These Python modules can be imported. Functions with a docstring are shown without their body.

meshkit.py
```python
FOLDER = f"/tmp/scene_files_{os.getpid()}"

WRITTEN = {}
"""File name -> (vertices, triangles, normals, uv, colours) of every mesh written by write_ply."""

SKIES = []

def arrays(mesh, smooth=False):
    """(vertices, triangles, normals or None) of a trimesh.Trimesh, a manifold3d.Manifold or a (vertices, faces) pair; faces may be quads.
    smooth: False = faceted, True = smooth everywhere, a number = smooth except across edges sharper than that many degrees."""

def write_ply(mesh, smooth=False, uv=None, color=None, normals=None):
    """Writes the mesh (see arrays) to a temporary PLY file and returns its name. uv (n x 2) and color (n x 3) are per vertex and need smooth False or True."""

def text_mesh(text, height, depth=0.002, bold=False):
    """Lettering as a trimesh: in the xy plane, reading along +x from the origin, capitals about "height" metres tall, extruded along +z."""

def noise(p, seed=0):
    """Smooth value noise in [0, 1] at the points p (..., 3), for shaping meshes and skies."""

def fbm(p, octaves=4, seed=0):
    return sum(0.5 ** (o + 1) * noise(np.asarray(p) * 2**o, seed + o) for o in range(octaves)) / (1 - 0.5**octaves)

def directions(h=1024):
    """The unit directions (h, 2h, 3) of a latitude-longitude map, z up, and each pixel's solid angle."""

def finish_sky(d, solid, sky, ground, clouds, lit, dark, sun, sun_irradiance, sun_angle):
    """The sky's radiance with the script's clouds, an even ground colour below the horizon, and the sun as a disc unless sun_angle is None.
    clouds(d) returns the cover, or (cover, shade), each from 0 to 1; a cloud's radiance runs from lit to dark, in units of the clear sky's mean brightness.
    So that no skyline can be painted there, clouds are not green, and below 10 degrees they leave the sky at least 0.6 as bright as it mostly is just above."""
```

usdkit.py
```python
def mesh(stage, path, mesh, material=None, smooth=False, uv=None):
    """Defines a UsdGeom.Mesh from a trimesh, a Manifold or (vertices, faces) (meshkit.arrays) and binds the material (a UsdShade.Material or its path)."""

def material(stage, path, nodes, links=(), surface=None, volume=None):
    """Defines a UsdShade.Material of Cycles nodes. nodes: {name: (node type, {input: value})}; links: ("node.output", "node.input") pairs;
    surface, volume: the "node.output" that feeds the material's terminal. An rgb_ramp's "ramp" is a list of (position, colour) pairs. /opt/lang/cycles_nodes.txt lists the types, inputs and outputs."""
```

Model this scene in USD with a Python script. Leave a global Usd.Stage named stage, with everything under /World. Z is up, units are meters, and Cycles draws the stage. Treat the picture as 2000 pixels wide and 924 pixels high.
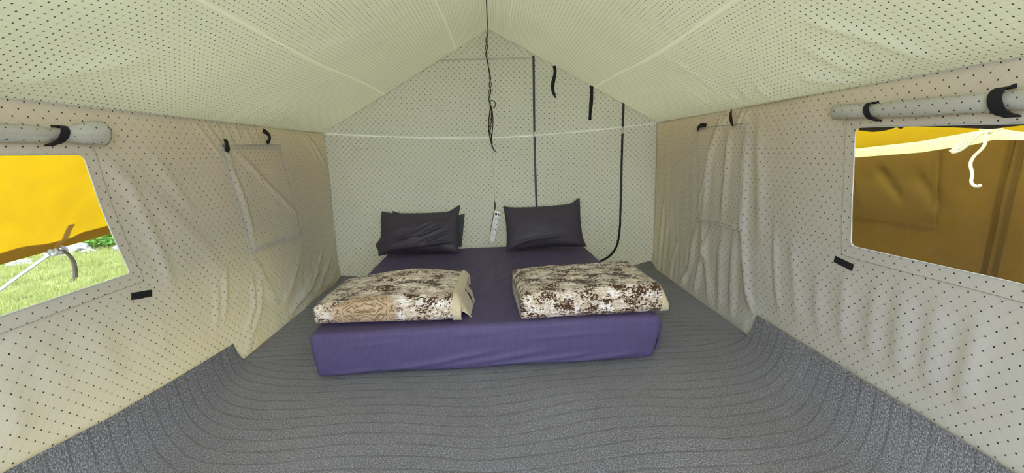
import math, random
import numpy as np, trimesh
import usdkit, meshkit
from meshkit import fbm, noise
from pxr import Usd, UsdGeom, UsdLux, UsdShade, Gf, Sdf, Vt

random.seed(7)
RNG = np.random.default_rng(7)
stage = Usd.Stage.CreateInMemory()
UsdGeom.SetStageUpAxis(stage, "Z")
UsdGeom.SetStageMetersPerUnit(stage, 1.0)
UsdGeom.Xform.Define(stage, "/World")
UsdGeom.Scope.Define(stage, "/World/Looks")

# ------------------------------------------------------------------ camera, sky, sun, exposure
SUN_DIR = np.array([-0.14, 0.48, 0.86])           # direction towards the sun
SUN_POWER, SUN_COLOR = 8.5, (1.0, 0.95, 0.86)
SKY_POWER, SKY_COLOR = 2.4, (0.70, 0.81, 1.0)
EXPOSURE = 0.80

cam = UsdGeom.Camera.Define(stage, "/World/camera")
RIGHT, UP, FWD, EYE = [0.99874, -0.03809, -0.0326], [0.03918, 0.18729, 0.98152], [0.03128, 0.98157, -0.18855], [0.0143, 0.0, 1.1525]
m = Gf.Matrix4d(*RIGHT, 0, *UP, 0, *[-a for a in FWD], 0, *EYE, 1)
cam.AddTransformOp().Set(m)
cam.CreateHorizontalApertureAttr(36.0)
cam.CreateVerticalApertureAttr(36.0 * 924 / 2000)
cam.CreateFocalLengthAttr(36.0 * 863.2 / 2000)
cam.CreateClippingRangeAttr(Gf.Vec2f(0.02, 500))
cam.CreateExposureAttr(EXPOSURE)

dome = UsdLux.DomeLight.Define(stage, "/World/sky")
dome.CreateIntensityAttr(SKY_POWER)
dome.CreateColorAttr(Gf.Vec3f(*SKY_COLOR))
sun = UsdLux.DistantLight.Define(stage, "/World/sun")
sun.CreateIntensityAttr(SUN_POWER)
sun.CreateColorAttr(Gf.Vec3f(*SUN_COLOR))
sun.CreateAngleAttr(7.0)                          # hazy sun
sz = SUN_DIR / np.linalg.norm(SUN_DIR)
sx = np.cross([0, 0, 1], sz); sx /= np.linalg.norm(sx)
sy = np.cross(sz, sx)
sun.AddTransformOp().Set(Gf.Matrix4d(*map(float, sx), 0, *map(float, sy), 0, *map(float, sz), 0, 0, 0, 10, 1))

# ------------------------------------------------------------------ helpers: scene graph
used = {}
def free(parent, name):
    k = f"{parent}/{name}"
    n = used.get(k, 0)
    used[k] = n + 1
    return k if n == 0 else f"{k}_{n:03d}"

def tag(prim, label=None, category=None, group=None, kind=None):
    prim = prim.GetPrim() if hasattr(prim, "GetPrim") else prim
    for k, v in (("label", label), ("category", category), ("group", group), ("kind", kind)):
        if v:
            prim.SetCustomDataByKey(k, v)
    return prim

def thing(name, label=None, category=None, group=None, kind=None, loc=(0, 0, 0)):
    x = UsdGeom.Xform.Define(stage, free("/World", name))
    if any(loc):
        x.AddTranslateOp().Set(Gf.Vec3d(*loc))
    return tag(x, label, category, group, kind)

def obj(name, mesh, mat, parent=None, smooth=40, uv=None, **tags):
    base = str(parent.GetPath()) if parent is not None else "/World"
    o = usdkit.mesh(stage, free(base, name), mesh, M[mat], smooth=smooth, uv=uv)
    o.CreateDoubleSidedAttr(True)
    return tag(o, **tags)

# ------------------------------------------------------------------ helpers: meshes
def quads(nu, nv, skip=None, closed_u=False, closed_v=False):
    a = np.arange(nu if closed_u else nu - 1)
    b = np.arange(nv if closed_v else nv - 1)
    i, j = np.meshgrid(a, b, indexing="ij")
    i, j = i.ravel(), j.ravel()
    if skip is not None:
        keep = ~skip(i, j)
        i, j = i[keep], j[keep]
    i2, j2 = (i + 1) % nu, (j + 1) % nv
    return np.stack([i * nv + j, i2 * nv + j, i2 * nv + j2, i * nv + j2], 1)

def smoothstep(a, b, x):
    t = np.clip((np.asarray(x, float) - a) / (b - a), 0, 1)
    return t * t * (3 - 2 * t)

def fold_field(u, v, folds):
    """Sum of soft creases along polylines in the cloth's own plane. fold: (points, width, amplitude)"""
    out = np.zeros_like(u)
    for pts, w, a in folds:
        best = np.full(u.shape, 9.0)
        side = np.zeros_like(u)
        P = np.asarray(pts, float)
        for k in range(len(P) - 1):
            d = P[k + 1] - P[k]
            L2 = d @ d
            t = np.clip(((u - P[k, 0]) * d[0] + (v - P[k, 1]) * d[1]) / L2, 0, 1)
            du, dv = u - P[k, 0] - t * d[0], v - P[k, 1] - t * d[1]
            dist = np.hypot(du, dv)
            s = (k + t) / (len(P) - 1)
            nearer = dist < best
            fade = smoothstep(0, .25, s) * .8 + .2
            fade = fade * (smoothstep(0, .25, 1 - s) * .8 + .2)
            side = np.where(nearer, fade, side)
            best = np.minimum(best, dist)
        out += a * side * np.exp(-(best / w) ** 2)
    return out

def tube(points, radius, n=8, caps=True):
    P = np.asarray(points, float)
    r = np.broadcast_to(np.asarray(radius, float), (len(P),))
    T = np.gradient(P, axis=0)
    T /= np.maximum(np.linalg.norm(T, axis=1, keepdims=True), 1e-9)
    ref = np.array([0, 0, 1.0]) if abs(T[0, 2]) < .9 else np.array([1.0, 0, 0])
    N = []
    nrm = np.cross(T[0], ref); nrm /= np.linalg.norm(nrm)
    for t in T:
        nrm = nrm - t * (nrm @ t); nrm /= max(np.linalg.norm(nrm), 1e-9)
        N.append(nrm)
    N = np.array(N); B = np.cross(T, N)
    a = np.arange(n) / n * 2 * np.pi
    V = P[:, None] + r[:, None, None] * (np.cos(a)[None, :, None] * N[:, None] + np.sin(a)[None, :, None] * B[:, None])
    V = V.reshape(-1, 3)
    F = quads(len(P), n, closed_v=True)
    F = np.vstack([F[:, [0, 1, 2]], F[:, [0, 2, 3]]])
    if caps:
        V = np.vstack([V, P[0], P[-1]])
        k = len(P) * n
        j = np.arange(n)
        F = np.vstack([F, np.stack([np.full(n, k), (j + 1) % n, j], 1), np.stack([np.full(n, k + 1), k - n + j, k - n + (j + 1) % n], 1)])
    mesh = trimesh.Trimesh(V, F, process=False)
    return mesh

def spline(points, n=40):
    from scipy.interpolate import CubicSpline
    P = np.asarray(points, float)
    s = np.r_[0, np.cumsum(np.linalg.norm(np.diff(P, axis=0), axis=1))]
    return CubicSpline(s, P)(np.linspace(0, s[-1], n))

def ribbon(points, widths_dir, width, thick):
    """Flat band along a path: rectangular section, widths_dir the direction(s) across the band."""
    P = np.asarray(points, float)
    Wd = np.broadcast_to(np.asarray(widths_dir, float), P.shape)
    T = np.gradient(P, axis=0); T /= np.maximum(np.linalg.norm(T, axis=1, keepdims=True), 1e-9)
    Wd = Wd - T * (Wd * T).sum(1, keepdims=True); Wd /= np.linalg.norm(Wd, axis=1, keepdims=True)
    N = np.cross(T, Wd)
    w = np.broadcast_to(np.asarray(width, float), (len(P),))[:, None] / 2
    h = thick / 2
    V = np.stack([P - w * Wd - h * N, P + w * Wd - h * N, P + w * Wd + h * N, P - w * Wd + h * N], 1).reshape(-1, 3)
    F = quads(len(P), 4, closed_v=True)
    F = np.vstack([F[:, [0, 1, 2]], F[:, [0, 2, 3]]])
    e = (len(P) - 1) * 4
    F = np.vstack([F, [[0, 2, 1], [0, 3, 2], [e, e + 1, e + 2], [e, e + 2, e + 3]]])
    return trimesh.Trimesh(V, F, process=False)

def rounded_box(size, r, n=24):
    sz_ = np.asarray(size, float)
    b = trimesh.creation.box([1, 1, 1])
    g = np.linspace(-1, 1, n)
    parts = []
    for ax in range(3):
        for s in (-1, 1):
            nu, nv = [max(4, int(n * sz_[k] / sz_.max())) + 6 for k in range(3) if k != ax]
            def lin(m_, L):   # more points near the rounded edges
                e = np.linspace(0, 1, 5)[:-1] * r
                inner = np.linspace(-L / 2 + r, L / 2 - r, m_)
                return np.r_[-L / 2 + e, inner, (L / 2 - e)[::-1]]
            oth = [k for k in range(3) if k != ax]
            a, c = lin(nu, sz_[oth[0]]), lin(nv, sz_[oth[1]])
            A, C = np.meshgrid(a, c, indexing="ij")
            V = np.zeros((A.size, 3))
            V[:, oth[0]], V[:, oth[1]], V[:, ax] = A.ravel(), C.ravel(), s * sz_[ax] / 2
            F = quads(len(a), len(c))
            flip = (s < 0) ^ (ax == 1)
            F = F[:, ::-1] if flip else F
            F = np.vstack([F[:, [0, 1, 2]], F[:, [0, 2, 3]]])
            parts.append(trimesh.Trimesh(V, F, process=False))
    mesh = trimesh.util.concatenate(parts)
    q = np.clip(mesh.vertices, -sz_ / 2 + r, sz_ / 2 - r)
    d = mesh.vertices - q
    L = np.linalg.norm(d, axis=1, keepdims=True)
    v = np.where(L > 1e-9, q + d / np.maximum(L, 1e-9) * r, mesh.vertices)
    mesh = trimesh.Trimesh(v, mesh.faces, process=False)
    mesh.merge_vertices(digits_vertex=6)
    return mesh

# ------------------------------------------------------------------ materials
M = {}
def mat(name, nodes, links, surface):
    M[name] = usdkit.material(stage, f"/World/Looks/{name}", nodes, links, surface=surface)

def plain(name, color, rough=.7, spec=.3, sheen=0., noise_scale=None, vary=.15, bump=0.):
    nodes = {"p": ("principled_bsdf", {"base_color": color, "roughness": rough, "specular_ior_level": spec, "sheen_weight": sheen})}
    links = []
    if noise_scale:
        lo = tuple(c * (1 - vary) for c in color); hi = tuple(min(1, c * (1 + vary)) for c in color)
        nodes |= {"tc": ("texture_coordinate", {}), "n": ("noise_texture", {"scale": noise_scale, "detail": 4.0}),
                  "r": ("rgb_ramp", {"ramp": [(.3, lo), (.7, hi)]})}
        links += [("tc.object", "n.vector"), ("n.fac", "r.fac"), ("r.color", "p.base_color")]
        if bump:
            nodes["b"] = ("bump", {"strength": bump, "distance": .003})
            links += [("n.fac", "b.height"), ("b.normal", "p.normal")]
    mat(name, nodes, links, "p.BSDF")

def canvas(name, reflect, transmit, pitch=(.0347, .0347), angle=45., dot=.0030, line=.0009, mixf=.45, dots=True, bump=.25, linef=.13):
    """Printed tent cloth: small navy spots on the crossings of a faint stitched lattice; light comes through."""
    c45, s45 = math.cos(math.radians(angle)), math.sin(math.radians(angle))
    n = {"st": ("attribute", {"attribute": "st"}),
         "wob": ("noise_texture", {"scale": 2.3, "detail": 2.0}),
         "wobc": ("vector_math", {"math_type": "multiply", "vector2": (.012, .012, 0)}),
         "add": ("vector_math", {"math_type": "add"}),
         "rot": ("mapping", {"mapping_type": "point", "rotation": (0, 0, math.radians(angle))}),
         "div": ("vector_math", {"math_type": "divide", "vector2": (pitch[0], pitch[1], 1)}),
         "fr": ("vector_math", {"math_type": "fraction"}),
         "sub": ("vector_math", {"math_type": "subtract", "vector2": (.5, .5, 0)}),
         "mul": ("vector_math", {"math_type": "multiply", "vector2": (pitch[0], pitch[1], 0)}),
         "len": ("vector_math", {"math_type": "length"}),
         "dot": ("map_range", {"from_min": dot * .75, "from_max": dot * 1.1, "to_min": 1., "to_max": 0., "clamp": True}),
         "ab": ("vector_math", {"math_type": "absolute"}),
         "sep": ("separate_xyz", {}),
         "mn": ("math", {"math_type": "minimum"}),
         "ln": ("map_range", {"from_min": line * .6, "from_max": line * 2, "to_min": linef, "to_max": 0., "clamp": True}),
         "qb": ("map_range", {"from_min": 0., "from_max": .007, "to_min": 0., "to_max": .35, "clamp": True}),
         "tone": ("noise_texture", {"scale": 1.7, "detail": 3.0}),
         "tr": ("rgb_ramp", {"ramp": [(.3, (.93, .93, .93)), (.7, (1, 1, 1))]}),
         "m1": ("mix", {"mix_type": "mix", "color1": (1, 1, 1), "color2": (.45, .46, .5)}),
         "m2": ("mix", {"mix_type": "mix", "color2": (.06, .06, .09)}),
         "m3": ("mix", {"mix_type": "multiply", "fac": 1.}),
         "cr": ("mix", {"mix_type": "multiply", "fac": 1., "color2": reflect}),
         "ct": ("mix", {"mix_type": "multiply", "fac": 1., "color2": transmit}),
         "weave": ("noise_texture", {"scale": 26., "detail": 4.0}),
         "hadd": ("math", {"math_type": "multiply_add", "value2": .35}),
         "bp": ("bump", {"strength": bump, "distance": .004}),
         "d": ("diffuse_bsdf", {}), "t": ("translucent_bsdf", {}), "mx": ("mix_closure", {"fac": mixf})}
    l = [("st.vector", "wob.vector"), ("wob.color", "wobc.vector1"), ("wobc.vector", "add.vector1"), ("st.vector", "add.vector2"),
         ("add.vector", "rot.vector"), ("rot.vector", "div.vector1"), ("div.vector", "fr.vector1"), ("fr.vector", "sub.vector1"), ("sub.vector", "mul.vector1"),
         ("mul.vector", "len.vector1"), ("len.value", "dot.value"), ("mul.vector", "ab.vector1"), ("ab.vector", "sep.vector"), ("sep.x", "mn.value1"), ("sep.y", "mn.value2"),
         ("mn.value", "ln.value"), ("mn.value", "qb.value"), ("st.vector", "tone.vector"), ("tone.fac", "tr.fac"),
         ("tr.color", "m3.color1"), ("m2.color", "m3.color2"), ("m3.color", "cr.color1"), ("m3.color", "ct.color1"),
         ("st.vector", "weave.vector"), ("weave.fac", "hadd.value1"), ("qb.result", "hadd.value3"), ("hadd.value", "bp.height"), ("bp.normal", "d.normal"), ("bp.normal", "t.normal"),
         ("cr.color", "d.color"), ("ct.color", "t.color"), ("d.BSDF", "mx.closure1"), ("t.BSDF", "mx.closure2")]
    if dots:
        l += [("ln.result", "m1.fac"), ("m1.color", "m2.color1"), ("dot.result", "m2.fac")]
    else:
        n["m2"] = ("color", {"value": (1, 1, 1)})
    mat(name, n, l, "mx.closure")

WALL_R, WALL_T = (.80, .775, .72), (.225, .170, .052)  # part of the yellow fly light is put into the transmit tint
canvas("wall_canvas", WALL_R, WALL_T)
canvas("roof_canvas", (.77, .775, .66), (.098, .088, .044), pitch=(.0272, .0224), angle=0., dot=.0029)  # green-yellow tint of light through a fly, put into the cloth
canvas("lit_cover_canvas", (.90, .86, .73), WALL_T)  # wall cloth made lighter and creamier, yellow light put in its colour
canvas("gable_canvas", (.80, .79, .74), (.078, .068, .030), dot=.0036, linef=.34, line=.0012)
canvas("roof_seam_canvas", (.85, .85, .73), (.118, .106, .054), dots=False)
canvas("gable_seam_canvas", (.93, .92, .86), (.115, .105, .062), dots=False)
canvas("seam_canvas", (.90, .89, .83), (.20, .19, .14), dots=False)

def sheer(name, reflect, transmit, mixf=.6, scale=9., vary=.12):
    lo = tuple(c * (1 - vary) for c in transmit)
    mat(name, {"tc": ("texture_coordinate", {}), "n": ("noise_texture", {"scale": scale, "detail": 4.}), "r": ("rgb_ramp", {"ramp": [(.3, lo), (.7, transmit)]}),
               "b": ("bump", {"strength": .3, "distance": .01}), "d": ("diffuse_bsdf", {"color": reflect}), "t": ("translucent_bsdf", {}), "mx": ("mix_closure", {"fac": mixf})},
        [("tc.object", "n.vector"), ("n.fac", "r.fac"), ("r.color", "t.color"), ("n.fac", "b.height"), ("b.normal", "d.normal"), ("b.normal", "t.normal"), ("d.BSDF", "mx.closure1"), ("t.BSDF", "mx.closure2")], "mx.closure")
sheer("fly_yellow", (.38, .225, .005), (.25, .147, .0013), mixf=.5)
sheer("fly_band", (.90, .82, .32), (.98, .90, .30), mixf=.7)
sheer("amber_canvas", (.115, .060, .005), (.05, .026, .002), mixf=.4, scale=5., vary=.4)
sheer("amber_patch", (.18, .100, .010), (.045, .023, .003), mixf=.4, scale=6., vary=.4)

# insect screen: a fine grid of threads, mostly open
mat("insect_screen", {"t": ("transparent_bsdf", {"color": (1, 1, 1)}), "d": ("diffuse_bsdf", {"color": (.35, .33, .3)}), "mx": ("mix_closure", {"fac": .06})},
    [("t.BSDF", "mx.closure1"), ("d.BSDF", "mx.closure2")], "mx.closure")

# ribbed needle-felt carpet
mat("carpet_felt", {
    "st": ("attribute", {"attribute": "st"}), "sep": ("separate_xyz", {}), "wn": ("noise_texture", {"scale": 2.2, "detail": 3.}),
    "wm": ("math", {"math_type": "multiply_add", "value2": .05}), "dv": ("math", {"math_type": "divide", "value2": .073}),
    "fr": ("math", {"math_type": "fraction"}), "sb": ("math", {"math_type": "subtract", "value2": .5}), "ab": ("math", {"math_type": "absolute"}),
    "ln": ("map_range", {"from_min": .0, "from_max": .11, "to_min": 1., "to_max": 0., "clamp": True}),
    "lv": ("noise_texture", {"scale": 5., "detail": 2.}), "lm": ("math", {"math_type": "multiply"}), "lvr": ("map_range", {"from_min": .3, "from_max": .65, "to_min": .08, "to_max": .5, "clamp": True}),
    "fib": ("noise_texture", {"scale": 185., "detail": 4., "roughness": .8}), "fr2": ("rgb_ramp", {"ramp": [(.37, (.040, .039, .042)), (.52, (.185, .178, .187)), (.66, (.56, .54, .56))]}),
    "big": ("noise_texture", {"scale": 1.6, "detail": 3.}), "br": ("rgb_ramp", {"ramp": [(.3, (.8, .79, .78)), (.7, (1, 1, 1))]}),
    "m0": ("mix", {"mix_type": "multiply", "fac": 1.}), "m1": ("mix", {"mix_type": "mix", "color2": (.05, .048, .05)}),
    "hm": ("math", {"math_type": "multiply_add", "value2": -1.5}), "bp": ("bump", {"strength": .7, "distance": .004}),
    "p": ("principled_bsdf", {"roughness": .9, "specular_ior_level": .15, "sheen_weight": .25, "sheen_roughness": .5})},
    [("st.vector", "sep.vector"), ("st.vector", "wn.vector"), ("wn.fac", "wm.value1"), ("sep.y", "wm.value3"), ("wm.value", "dv.value1"), ("dv.value", "fr.value1"), ("fr.value", "sb.value1"),
     ("sb.value", "ab.value1"), ("ab.value", "ln.value"), ("st.vector", "lv.vector"), ("lv.fac", "lvr.value"), ("lvr.result", "lm.value1"), ("ln.result", "lm.value2"), ("st.vector", "fib.vector"), ("fib.fac", "fr2.fac"),
     ("st.vector", "big.vector"), ("big.fac", "br.fac"), ("fr2.color", "m0.color1"), ("br.color", "m0.color2"), ("m0.color", "m1.color1"), ("lm.value", "m1.fac"),
     ("ln.result", "hm.value1"), ("fib.fac", "hm.value3"), ("hm.value", "bp.height"), ("bp.normal", "p.normal"), ("m1.color", "p.base_color")], "p.BSDF")

def satin(name, color, axis="x", scale=40., rough=.42, spec=.10):
    hi = tuple(c * 1.14 for c in color)
    mat(name, {"tc": ("texture_coordinate", {}), "w": ("wave_texture", {"wave_type": "bands", "bands_direction": axis, "profile": "sine", "scale": scale, "distortion": .25}),
               "r": ("rgb_ramp", {"ramp": [(.35, color), (.65, hi)]}), "rr": ("map_range", {"to_min": rough, "to_max": rough + .22}),
               "n": ("noise_texture", {"scale": 9., "detail": 4.}), "b": ("bump", {"strength": .25, "distance": .01}),
               "p": ("principled_bsdf", {"specular_ior_level": spec, "sheen_weight": .02})},
        [("tc.object", "w.vector"), ("w.fac", "r.fac"), ("r.color", "p.base_color"), ("w.fac", "rr.value"), ("rr.result", "p.roughness"), ("tc.object", "n.vector"), ("n.fac", "b.height"), ("b.normal", "p.normal")], "p.BSDF")
satin("purple_satin", (.082, .064, .134), scale=26.)
satin("pillow_satin", (.040, .031, .047), axis="z", scale=26., spec=.5)
plain("grey_felt", (.075, .075, .075), rough=.95, spec=.1, noise_scale=300, vary=.4)
plain("black_webbing", (.012, .012, .014), rough=.75, spec=.3, noise_scale=400, vary=.3, bump=.3)
plain("zip_black", (.010, .010, .012), rough=.45, spec=.5)
plain("metal_slider", (.55, .45, .38), rough=.35, spec=.8)
plain("cable_black", (.02, .018, .018), rough=.5, spec=.4)
plain("cable_brown", (.10, .055, .04), rough=.5, spec=.4)
plain("cable_pale", (.50, .45, .38), rough=.5, spec=.4)
plain("strip_white", (.78, .76, .68), rough=.35, spec=.5)
plain("socket_dark", (.03, .03, .03), rough=.5)
plain("button_red_brown", (.10, .035, .03), rough=.35)
plain("rope_white", (.42, .41, .39), rough=.8, noise_scale=250, vary=.2, bump=.5)
plain("rope_lit_yellow", (.92, .86, .55), rough=.8, noise_scale=250, vary=.2, bump=.5)  # white rope; the yellow sunlight on it is put into the colour
plain("cord_brown", (.10, .075, .055), rough=.85, noise_scale=300, vary=.4, bump=.5)
plain("web_tape", (.40, .20, .03), rough=.8, noise_scale=300, vary=.3)
plain("binding_beige", (.55, .46, .29), rough=.85, spec=.15, sheen=.2, noise_scale=180, vary=.12, bump=.3)
plain("dark_edge", (.035, .024, .012), rough=.8, noise_scale=30, vary=.3)
plain("stitch", (.33, .30, .24), rough=.8)
plain("grass_ground", (.13, .15, .05), rough=.95, spec=.1, noise_scale=3., vary=.45)
plain("rock_pale", (.17, .16, .145), rough=.9, noise_scale=8., vary=.25, bump=.6)
plain("gravel", (.50, .47, .42), rough=.95, spec=.1, noise_scale=60., vary=.3)
plain("floor_sheet", (.07, .07, .07), rough=.8)
plain("peg_metal", (.4, .4, .42), rough=.4, spec=.6)

def leafy(name, a, b, c, t):
    mat(name, {"oi": ("object_info", {}), "g": ("geometry", {}), "r": ("rgb_ramp", {"ramp": [(0., a), (.5, b), (1., c)]}),
               "d": ("diffuse_bsdf", {}), "t": ("translucent_bsdf", {"color": t}), "mx": ("mix_closure", {"fac": .35})},
        [("g.random_per_island", "r.fac"), ("r.color", "d.color"), ("d.BSDF", "mx.closure1"), ("t.BSDF", "mx.closure2")], "mx.closure")
leafy("grass_blade", (.19, .195, .06), (.135, .175, .045), (.27, .24, .125), (.21, .235, .065))
leafy("shrub_leaf", (.10, .22, .04), (.18, .32, .06), (.25, .38, .10), (.25, .40, .08))

# blanket prints (uv in metres: u along the blanket, v round the fold)
def blanket_mat(name, mirror, dark=.0):
    n = {"st": ("attribute", {"attribute": "st"}), "snap": ("vector_math", {"math_type": "snap", "vector2": (.0044, .0040, 1)}),
         "jn": ("noise_texture", {"scale": 110., "detail": 1.}), "jm": ("vector_math", {"math_type": "multiply", "vector2": (.011, .009, 0)}), "ja": ("vector_math", {"math_type": "add"}),
         "fz": ("mapping", {"mapping_type": "point", "scale": (.8, 1.15, 1.)}), "fine": ("noise_texture", {"scale": 78., "detail": 3., "roughness": .75}),
         "strz": ("mapping", {"mapping_type": "point", "scale": (1., 1.5, 1.)}), "big": ("noise_texture", {"scale": 9., "detail": 2., "roughness": .55}),
         "cmb": ("math", {"math_type": "multiply_add", "value2": .85}), "sub": ("math", {"math_type": "subtract", "value2": .425 - dark}),
         "mid": ("noise_texture", {"scale": 16., "detail": 4., "roughness": .7}), "midr": ("rgb_ramp", {"ramp": [(.38, (.82, .77, .72)), (.49, (.72, .63, .53)), (.56, (.50, .38, .25)), (.63, (.78, .70, .61))]}),
         "ramp": ("rgb_ramp", {"ramp": [(.535, (0, 0, 0)), (.575, (1, 1, 1))]}), "tan": ("rgb_ramp", {"ramp": [(.48, (0, 0, 0)), (.53, (1, 1, 1))]}),
         "lin": ("mapping", {"mapping_type": "point", "scale": (1., 9., 1.)}), "str": ("noise_texture", {"scale": 12., "detail": 3., "roughness": .6}), "strr": ("rgb_ramp", {"ramp": [(.36, (.62, .56, .46)), (.50, (1, 1, 1))]}),
         "m0": ("mix", {"mix_type": "multiply", "fac": .8}), "m1": ("mix", {"mix_type": "mix", "color2": (.36, .255, .15)}), "m2": ("mix", {"mix_type": "mix", "color2": (.062, .030, .015)}),
         "tf": ("math", {"math_type": "multiply", "value2": .5}), "p": ("principled_bsdf", {"roughness": .8, "specular_ior_level": .2, "sheen_weight": .15, "sheen_roughness": .4}),
         "pn": ("noise_texture", {"scale": 300., "detail": 2.}), "bp": ("bump", {"strength": .35, "distance": .004})}
    l = [("st.vector", "jn.vector"), ("jn.color", "jm.vector1"), ("jm.vector", "ja.vector1"), ("st.vector", "ja.vector2"), ("ja.vector", "snap.vector1"),
         ("snap.vector", "fz.vector"), ("fz.vector", "fine.vector"), ("snap.vector", "strz.vector"), ("strz.vector", "big.vector"), ("big.fac", "cmb.value1"), ("fine.fac", "cmb.value3"), ("cmb.value", "sub.value1"), ("sub.value", "ramp.fac"), ("sub.value", "tan.fac"),
         ("snap.vector", "mid.vector"), ("mid.fac", "midr.fac"), ("st.vector", "lin.vector"), ("lin.vector", "str.vector"), ("str.fac", "strr.fac"), ("midr.color", "m0.color1"), ("strr.color", "m0.color2"),
         ("tan.color", "tf.value1"), ("m0.color", "m1.color1"), ("tf.value", "m1.fac"), ("ramp.color", "m2.fac"),
         ("st.vector", "pn.vector"), ("pn.fac", "bp.height"), ("bp.normal", "p.normal"), ("m2.color", "p.base_color")]
    if mirror is None:
        l.append(("m1.color", "m2.color1"))
    else:      # a mirrored scroll medallion woven into the print
        cx, cy, rad = mirror
        n |= {"off": ("vector_math", {"math_type": "subtract", "vector2": (cx, cy, 0)}), "sx": ("separate_xyz", {}), "ax": ("math", {"math_type": "absolute"}), "cb": ("combine_xyz", {}),
              "len": ("vector_math", {"math_type": "length"}), "sq": ("vector_math", {"math_type": "multiply", "vector2": (1., 1.35, 0)}),
              "wn": ("noise_texture", {"scale": 10.5, "detail": 2.5, "roughness": .5}), "wl": ("math", {"math_type": "multiply_add", "value2": 9.}), "wk": ("math", {"math_type": "multiply", "value2": 12.}),
              "wf": ("math", {"math_type": "pingpong", "value2": .5}),
              "wr": ("rgb_ramp", {"ramp": [(.06, (.20, .115, .055)), (.20, (.42, .29, .17)), (.55, (.55, .41, .27)), (.78, (.74, .66, .56))]}),
              "msk": ("map_range", {"from_min": rad * .82, "from_max": rad, "to_min": .95, "to_max": 0., "clamp": True}), "mx": ("mix", {"mix_type": "mix"}), "inv": ("math", {"math_type": "multiply"}), "one": ("math", {"math_type": "subtract", "value1": 1.}), "k2": ("math", {"math_type": "multiply"})}
        l = [x for x in l if x[1] != "m2.fac"]
        l += [("st.vector", "off.vector1"), ("off.vector", "sx.vector"), ("sx.x", "ax.value1"), ("ax.value", "cb.x"), ("sx.y", "cb.y"), ("cb.vector", "sq.vector1"), ("sq.vector", "len.vector1"), ("len.value", "msk.value"),
              ("cb.vector", "wn.vector"), ("wn.fac", "wl.value1"), ("len.value", "wk.value1"), ("wk.value", "wl.value3"), ("wl.value", "wf.value1"), ("wf.value", "wr.fac"),
              ("msk.result", "mx.fac"), ("m1.color", "mx.color1"), ("wr.color", "mx.color2"), ("mx.color", "m2.color1"), ("msk.result", "one.value2"), ("ramp.color", "k2.value1"), ("one.value", "k2.value2"), ("k2.value", "m2.fac")]
    mat(name, n, l, "p.BSDF")
blanket_mat("blanket_print", None, .024)
blanket_mat("blanket_scroll", (.285, .105, .19), -.005)

# ------------------------------------------------------------------ the tent: dimensions (metres)
W2, YB, YF, EAVE, RIDGE = 1.547, 4.203, -0.45, 1.371, 2.226

def cf(lists, w, a):
    return [(p, w * (1 if not isinstance(w, list) else 1), a) for p in lists]

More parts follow.
